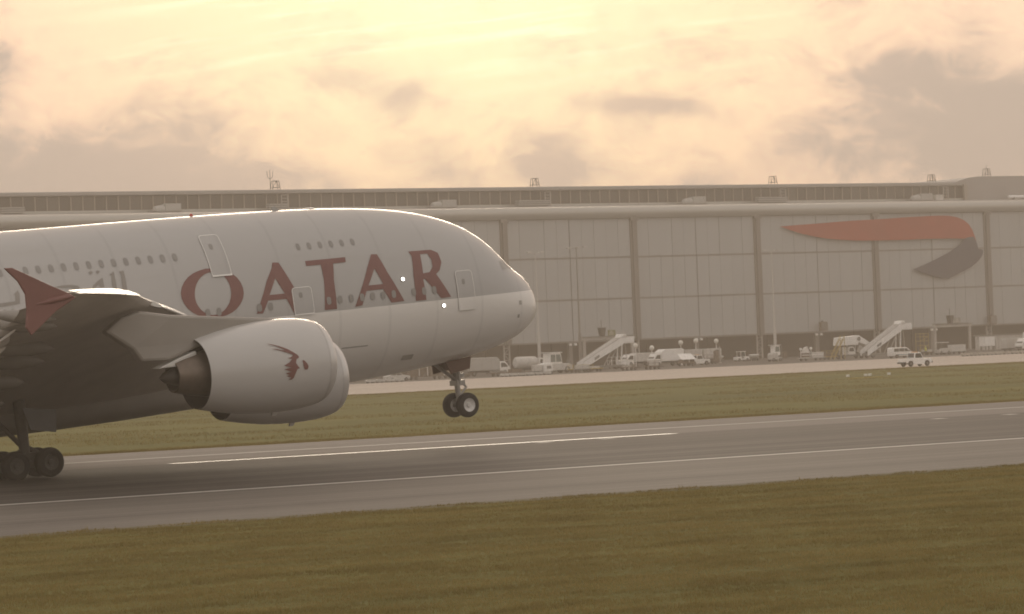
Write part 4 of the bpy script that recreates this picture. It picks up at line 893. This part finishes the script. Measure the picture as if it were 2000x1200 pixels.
r = thing('standpipe', 'rusty brown standpipe with bent top beside the brown cart', 'standpipe', (416.8, 555, .01))
MB().lathe([(0, .3), (.15, .3), (.2, .14), (3.3, .12)], (0, 0, 0), (0, 0, 1), 10).build('pipe', m_col, r, 40)
MB().tube((0, 0, 3.3), (-.35, 0, 3.85), .12, n=8).tube((-.35, 0, 3.85), (-.7, 0, 3.75), .12, n=8).build('bent_top', m_brown, r); MB().box((-.75, .2, 1.3), (.8, .8, 2.4)).build('valve_cabinet', m_brown, r, bevel=.04)
# --- middle group
for x, lb in ((428.4, 'small white wheeled bowl left of the canopied tug'), (437.6, 'small white wheeled bowl right of the canopied tug')):
    r = thing('water_cart', lb, 'water cart', (x, 571, .01), 0, 'white water carts')
    MB().lathe([(.62, .35), (.85, .85), (1.1, 1.1), (1.25, 1.15), (1.32, .9), (1.36, .02)], (0, 0, 0), (0, 0, 1), 18).build('bowl', m_wht, r, 50)
    MB().box((0, 0, .55), (2.0, .9, .14)).build('frame', m_grey, r); axle_wheels(r, (-.6, .6), .55, .26, .18)
tug('white canopied tug standing alone in the dark undercroft bay left of the second mast', 433.6, 570, 0)
r = thing('lift_machine', 'pale mast lift machine below the slim lamp mast in the middle', 'lift machine', (415.9, 536, .01))
body(r, 'body', [(-1.2, .4), (-1.2, 1.4), (-.9, 1.7), (.2, 1.7), (.3, .9), (1.2, .8), (1.25, .4)], .75, m_wht2)
c = body(r, 'cab', [(-.5, 1.6), (-.45, 3.1), (.75, 3.1), (.95, 1.3), (.6, 1.1)], .7, m_wht); side_glass(c, [[(-.3, 1.9), (-.28, 2.9), (.62, 2.9), (.72, 1.9)]], .7, m_glzl); MB().box((.1, 0, 3.2), (2.0, 1.6, .1)).build('cab_roof', m_wht, c)
for s in (.35, -.35): MB().box((1.5, s, 1.6), (.14, .12, 2.6)).build('mast_rail', m_grey, r); MB().box((2.1, s, .5), (1.3, .14, .08)).build('fork', m_grey, r)
MB().box((2.3, 0, 1.2), (.9, 1.0, 1.3)).build('load', m_brown, r, bevel=.04); axle_wheels(r, (-.8, .8), .66, .36, .24)
r = trailer('machine_trailer', 'flat trailer carrying a grey pump and white hoppers right of the slim mast', 412.2, 520, 0, 5.6, 1.2, 'trailer', m_wht2, 1.7, False, None, [(1.2, 2.9, .95, m_wht2), (-1.6, 1.4, .85, m_brown)])
for xx, z in ((-2.4, 2.0), (.1, 2.1)): MB().tube((xx, 0, .6), (xx, 0, z), .06, n=6).lathe([(0, .1), (.15, .28), (.4, .25), (.5, .05)], (xx, 0, z), (0, 0, 1), 10).build('hopper', m_wht, r, 40)
MB().rings([[(-2.0, -.6, 1.5), (-2.0, .6, 1.5), (-.6, .6, 1.5), (-.6, -.6, 1.5)], [(-1.5, -.3, 2.5), (-1.5, .3, 2.5), (-1.0, .3, 2.7), (-1.0, -.3, 2.7)]]).build('pump_hood', m_wht2, r); MB().box((-.2, -.87, 1.1), (5.4, .05, .12)).build('edge_rail', m_wht, r)
trailer('yellow_rack', 'yellow railed rack trailer left of the small boarding stairs', 420.3, 524, 0, 3.4, 1.1, 'trailer', m_yell, 1.5, True, None, [(-.4, 2.0, .8, m_brown)])
r = thing('access_steps', 'yellow framed access steps leaning beside the small boarding stairs', 'access steps', (419.0, 520.5, .01))
for s in (.6, -.6):
    MB().tube((-1.3, s, 0), (1.3, s, 3.9), .08, n=6).build('stringer', m_yell, r); MB().tube((1.5, s, 0), (1.5, s, 4.6), .07, n=6).build('post', m_yell, r); MB().tube((-.9, s, 1.0), (1.5, s, 4.6), .05, n=6).build('handrail', m_yell, r)
for i in range(9): MB().box((-1.1+i*.28, 0, .4+i*.4), (.3, 1.2, .06)).build('tread', m_yell, r)
r = thing('loader_platform', 'white enclosed loading platform with round porthole left of the big boarding stairs', 'loading platform', (424.6, 523.5, .01))
MB().box((0, 0, .65), (6.4, 1.9, .3)).build('chassis', m_grey, r)
MB().prism([(-3.2, 2.6), (-3.0, 4.15), (1.6, 4.45), (4.4, 2.9), (3.8, 2.3), (1.5, 3.1), (1.2, 2.6)], -1.1, 1.1).build('enclosure', m_wht, r, bevel=.05)
MB().lathe([(0, .42), (.05, .42)], (1.5, -1.1, 3.75), (0, -1, 0), 16).build('porthole', m_grey, r)
for xx in (-2.6, -.9, 1.2): MB().tube((xx, 0, .7), (xx+.3, 0, 2.7), .12, n=8).build('prop', m_wht2, r)
MB().box((-1.9, -.6, 1.5), (.06, 1.0, 1.6)).build('guard', m_wht, r); c = body(r, 'cab', [(-1.0, .6), (-1.0, 2.0), (-.7, 2.3), (.3, 2.3), (.7, 1.5), (.7, .6)], .9, m_veh); side_glass(c, [[(-.8, 1.4), (-.7, 2.1), (.2, 2.1), (.45, 1.4)]], .9)
MB().box((2.4, -.5, 1.6), (1.6, .1, 1.5), ry=.5).build('brace_plate', m_wht2, r); axle_wheels(r, (-2.2, 2.2), .85, .42, .28)
stairs('tall white boarding stairs rising to a platform behind the minivan', 425.8, 520, 0, .75, 5.4, 8.2)
minivan('white minivan with dark windows facing right beside the tall boarding stairs', 409.4, 490, 0)
pickup('white pickup truck driving alone on the taxiway at the grass edge', 314.6, 373.5, 0, 'white pickup trucks')
m_hi = mat('hi-vis yellow', (.62, .62, .12), .7, var=.08); m_nvy = mat('dark trousers', (.06, .06, .065), .8); m_dk = mat('dark jacket', (.16, .13, .11), .8)
person('person in a bright yellow jacket and dark trousers standing right of the minivan', 440.0, 519, 2.4, m_hi, m_nvy, .05)
person('person in a dull brown jacket standing just behind the minivan bonnet', 437.2, 518, .6, m_dk, m_nvy)
r = thing('yellow_scaffold', 'tall yellow scaffold tower in the undercroft behind the yellow jacketed person', 'scaffold', (457.8, 541, .01))
for xx in (-1.1, 1.1):
    for yy in (-.7, .7): MB().tube((xx, yy, 0), (xx, yy, 4.3), .06, n=6).build('standard', m_yell, r)
for z in (.9, 1.8, 2.7, 3.6, 4.2):
    for yy in (-.7, .7): MB().tube((-1.1, yy, z), (1.1, yy, z), .05, n=6).build('ledger', m_yell, r)
for z in (.9, 2.7): MB().tube((-1.1, -.7, z), (1.1, -.7, z+.9), .04, n=6).build('brace', m_yell, r)
MB().box((0, 0, 2.0), (2.2, 1.3, .08)).build('deck', m_brown, r)
r = thing('baggage_tug', 'grey baggage tug with a flat sunshade towing a long pale box trailer', 'baggage tug', (445.2, 520, .01))
body(r, 'body', [(-1.5, .3), (-1.5, .95), (-.3, .95), (-.1, 1.25), (1.2, 1.2), (1.5, .9), (1.5, .3)], .75, m_wht2); MB().box((-.1, 0, 2.35), (2.2, 1.5, .1)).build('sunshade', m_wht, r)
for xx in (-.9, .7):
    for s in (.65, -.65): MB().tube((xx, s, .95), (xx, s, 2.32), .045, n=6).build('shade_post', m_grey, r)
axle_wheels(r, (-.95, .95), .68, .34)
trailer('box_trailer', 'long pale box trailer behind the grey tug with the sunshade', 449.2, 520.5, 0, 3.9, 1.0, 'trailer', m_wht2, 1.6, False, None, [(0, 3.7, 1.15, m_wht2)])
trailer('box_trailer', 'low empty trailer between the yellow jacketed person and the grey tug', 442.4, 521.5, 0, 2.2, .5, 'trailer', m_brown, 1.4, False, None, [(0, 1.8, .45, m_wht2)])
# --- right-hand group
r = thing('equipment_container', 'raised square white container under the second lantern gantry', 'container', (479.6, 546, .01), 0, 'white containers against the undercroft')
MB().box((0, 0, 2.0), (2.6, 2.0, 1.9)).build('shell', m_wht, r, bevel=.06)
for xx in (-1.05, 1.05):
    for yy in (-.7, .7): MB().box((xx, yy, .53), (.2, .2, 1.05)).build('leg', m_grey, r)
r = thing('box_wagon', 'long white box wagon with three bays at the right edge', 'wagon', (463.2, 519, .01))
for i in range(3): MB().box((-2.0+i*1.75, 0, 1.55), (1.7, 1.8, 1.9 if i < 2 else 2.0)).build('bay_box', m_wht2, r, bevel=.05)
MB().box((-.2, 0, .5), (5.6, 1.6, .2)).build('frame', m_blk, r); axle_wheels(r, (-2.0, 1.7), .75, .3, .22)
r = box_truck('box_truck', 'white truck with tall cab cut by the right edge of the photograph', 462.5, 513, pi, 7.5, 3.9, 2.2, None, m_wht)
r = thing('steel_shed', 'pale flat roofed shed low behind the white box wagon', 'shed', (499.0, 563, .01))
MB().box((0, 0, 1.6), (13, 3, 3.0)).build('wall', m_wht2, r); MB().box((0, 0, 3.2), (13.5, 3.5, .25)).build('roof', m_grey, r)
for i in range(5): MB().box((-5.2+i*2.6, -1.52, 1.6), (.12, .08, 2.9)).build('stud', m_col, r)
for xx in (-3.9, 1.3): MB().box((xx, -1.53, 1.2), (1.1, .06, 2.1)).build('door', m_grey, r)
def kerb(lb, x, y, ln, m1, grp):
    r = thing('kerb_block', lb, 'kerb block', (x, y, .012), 0, grp)
    MB().prism([(-ln/2, .16), (-ln/2, .42), (-ln/2+.12, .55), (ln/2-.12, .55), (ln/2, .42), (ln/2, .16)], -.3, .3).build('block', m1, r)
    for s in (-1, 1): MB().box((s*ln*.3, 0, .08), (ln*.22, .5, .17)).build('foot', m_blk, r)
ORD = ('first', 'second', 'third', 'fourth', 'fifth', 'sixth', 'seventh', 'eighth', 'ninth')
for i in range(9): kerb(ORD[i]+' kerb block from the left along the right apron edge', 407.6+i*1.95, 470, 1.6, m_conc, 'kerb blocks along the right apron edge')
for i in range(6): kerb(ORD[i]+' white kerb block in the row right of the nose gear', 322.5+i*1.75, 490.5, 1.45, m_wht2, 'kerb blocks below the box truck')
for i in range(4): kerb(ORD[i]+' white kerb block in the row beside the silver car', 296.5+i*1.9, 491.5, 1.6, m_wht2, 'kerb blocks beside the silver car')

# --- tall masts, gantries, hanging lanterns
def mast(label, x, y, h, m, heads, top=.0, grp='tall lamp masts before the hangar'):
    r = thing('lamp_mast', label, 'lamp mast', (x, y, .01), 0, grp)
    MB().lathe([(0, .55), (.2, .55), (.25, .36), (h*.28, .30), (h*.30, .2), (h, .09)], (0, 0, 0), (0, 0, 1), 12).build('pole', m, r, 30)
    if heads:
        a = MB()
        for dx, dz in heads: a.tube((0, 0, h-.1), (dx, 0, h+dz), .06, n=6)
        a.build('arm', m, r)
        for dx, dz in heads:
            MB().box((dx, -.1, h+dz+.02), (1.0, .5, .22)).build('luminaire', m_wht2, r, bevel=.04)
    return r
m_pole = mat('galvanised pole', (.52, .50, .47), .5, .2, var=.08, scale=.5)
mast('tall pale lamp mast rising right beside the airliner nose tip', 376.6, 560, 23.0, m_pole, ((1.5, .25), (-1.5, .25)))
mast('darker lamp mast with three spread heads before the first door right of the nose', 403.6, 585, 24.8, m_pillar, ((-1.9, -.1), (.4, .05), (2.1, .1)))
mast('tall pale lamp mast between the second and third doors', 434.8, 560, 22.3, m_pole, ((-1.8, .15), (1.4, .25)))
def gantry(label, x0, x1, y, z, legs, lant, sign):
    xm = (x0+x1)/2; r = thing('gantry', label, 'gantry', (xm, y, .01), 0, 'gantries under the hangar doors')
    MB().box((0, 0, z-.35), (x1-x0, .7, .7)).build('beam', m_wht2, r, bevel=.04); MB().box((0, -.3, z+.04), (x1-x0+.2, 1.4, .08)).build('walkway', m_grey, r)
    for lx in legs: MB().box((lx-xm, 0, (z-.7)/2), (.5, .5, z-.7)).build('leg', m_col, r)
    return r
gantry('pale gantry beam on a single leg behind the left boarding stairs', 414.4, 428.0, 600, 6.35, (415.0, 427.4), None, None)
gantry('pale gantry beam on two legs behind the right apron group', 511.2, 522.3, 600, 6.1, (511.6, 521.9), None, None)
def lantern(label, x, y, z, s=1.0):
    r = thing('lantern_box', label, 'lantern', (x, y, z), 0, 'dark lanterns on the gantries')
    MB().rings([[(-.45*s, -.45, 0), (.45*s, -.45, 0), (.45*s, .45, 0), (-.45*s, .45, 0)], [(-.65*s, -.6, 1.7), (.65*s, -.6, 1.7), (.65*s, .6, 1.7), (-.65*s, .6, 1.7)]]).build('housing', m_blk, r)
    MB().box((0, 0, 1.76), (1.45*s, 1.35, .12)).build('cap', m_grey, r); MB().tube((-.1, 0, 1.8), (-.1, 0, 3.4), .06, n=6).build('rod', m_blk, r)
    for xx in (-.15, .15): MB().box((xx*s, -.56, .9), (.06, .06, 1.5)).build('glazing_bar', m_grey, r)
lantern('dark tapered lantern standing on the left gantry beam', 419.4, 599.6, 6.45); lantern('dark tapered lantern standing on the right gantry beam', 515.9, 599.6, 6.2)
def signb(label, x, y, z, m):
    r = thing('notice_sign', label, 'sign', (x, y, z), 0); b_ = MB().box((0, 0, .65), (1.9, .1, 1.2)).build('board', m, r)
    for i in range(3): MB().box((-.1, -.06, .35+i*.32), (1.3-.25*i, .02, .12)).build('band', m_wht2, b_)
    for xx in (-.7, .7): MB().box((xx, .02, .03), (.08, .08, .1)).build('stay', m_grey, r)
signb('dull yellow green sign beside the lantern on the left gantry', 421.9, 599.6, 6.42, mat('sign green', (.20, .20, .07), .6)); signb('pale grey sign beside the lantern on the right gantry', 518.0, 599.6, 6.15, mat('sign grey', (.30, .29, .25), .6))
for x, z, s, lb in ((494.2, 5.7, 1.3, 'dark square box hung under the door above the trailers left of the yellow steps'), (545.2, 5.6, 1.3, 'dark square box hung on the foot of the pillar at the far right')):
    r = thing('wall_box', lb, 'wall box', (x, 618.4, z)); MB().box((0, 0, 1.0), (1.5*s, .8, 2.0)).build('housing', m_brown, r, bevel=.04); MB().box((0, -.42, 1.0), (1.2*s, .04, 1.6)).build('door', m_grey, r); MB().box((0, .35, 2.1), (.3, .3, .4)).build('bracket', m_blk, r)
for x in (425.2, 459.3, 493.4, 527.6):
    r = thing('bulkhead_lamps', {425.2: 'pair of small floodlights under the door left of the left stairs platform', 459.3: 'pair of small floodlights under the door above the parked pickup', 493.4: 'pair of small floodlights in the bay above the yellow steps', 527.6: 'pair of small floodlights in the bay right of the yellow scaffold'}[x], 'floodlight', (x, 619.2, 4.9), 0, 'paired floodlights under the doors')
    MB().box((0, .2, .35), (2.0, .12, .12)).build('bracket', m_grey, r)
    for dx in (-.65, .65): MB().box((dx, -.1, 0), (.6, .45, .5)).build('floodlight', m_wht, r, bevel=.05)
# --- approach lights in the grass
for (x, y, lb) in ((240.9, 297.5, 'small white approach light unit at the left end of the row of four'), (243.42, 297.5, 'second small approach light unit, left of the middle pair'), (244.02, 297.5, 'third small approach light unit, right of the middle pair'), (246.75, 297.5, 'small white approach light unit at the right end of the row of four')):
    r = thing('approach_light', lb, 'approach light', (x, y, 0), 0, 'approach light units in the grass')
    MB().box((0, 0, .42), (.26, .36, .24)).build('housing', m_wht, r, bevel=.04)
    for dx in (-.09, .09): MB().tube((dx, 0, 0), (dx, 0, .32), .025, n=6).build('leg', m_yell, r)
    MB().lathe([(0, .08), (.03, .08)], (0, -.18, .43), (0, -1, 0), 10).build('lens', m_glow, r)
r = thing('yellow_marker_board', 'low yellow marker strip in the grass in front of the approach lights', 'marker board', (239.8, 293, 0))
for i in range(3): MB().box((-1.6+i*1.6, 0, .22), (1.55, .08, .10)).build('plank', m_yell, r)
for xx in (-2, 0, 2): MB().tube((xx, 0, 0), (xx, 0, .22), .03, n=6).build('stake', m_yell, r)

# ------------------------------------------------------------------ haze
hz = bpy.data.materials.new('haze'); hz.use_nodes = True; k = G(hz.node_tree)
vol = k.n('ShaderNodeVolumePrincipled'); vol.inputs['Color'].default_value = (.95, .83, .70, 1); vol.inputs['Density'].default_value = HAZE
vol.inputs['Anisotropy'].default_value = .1
k.t.links.new(vol.outputs[0], k.n('ShaderNodeOutputMaterial').inputs['Volume'])
MB().box((500, 550, 22.75), (6400, 4500, 47.5)).build('haze', hz); tag(bpy.data.objects['haze'], kind='stuff')
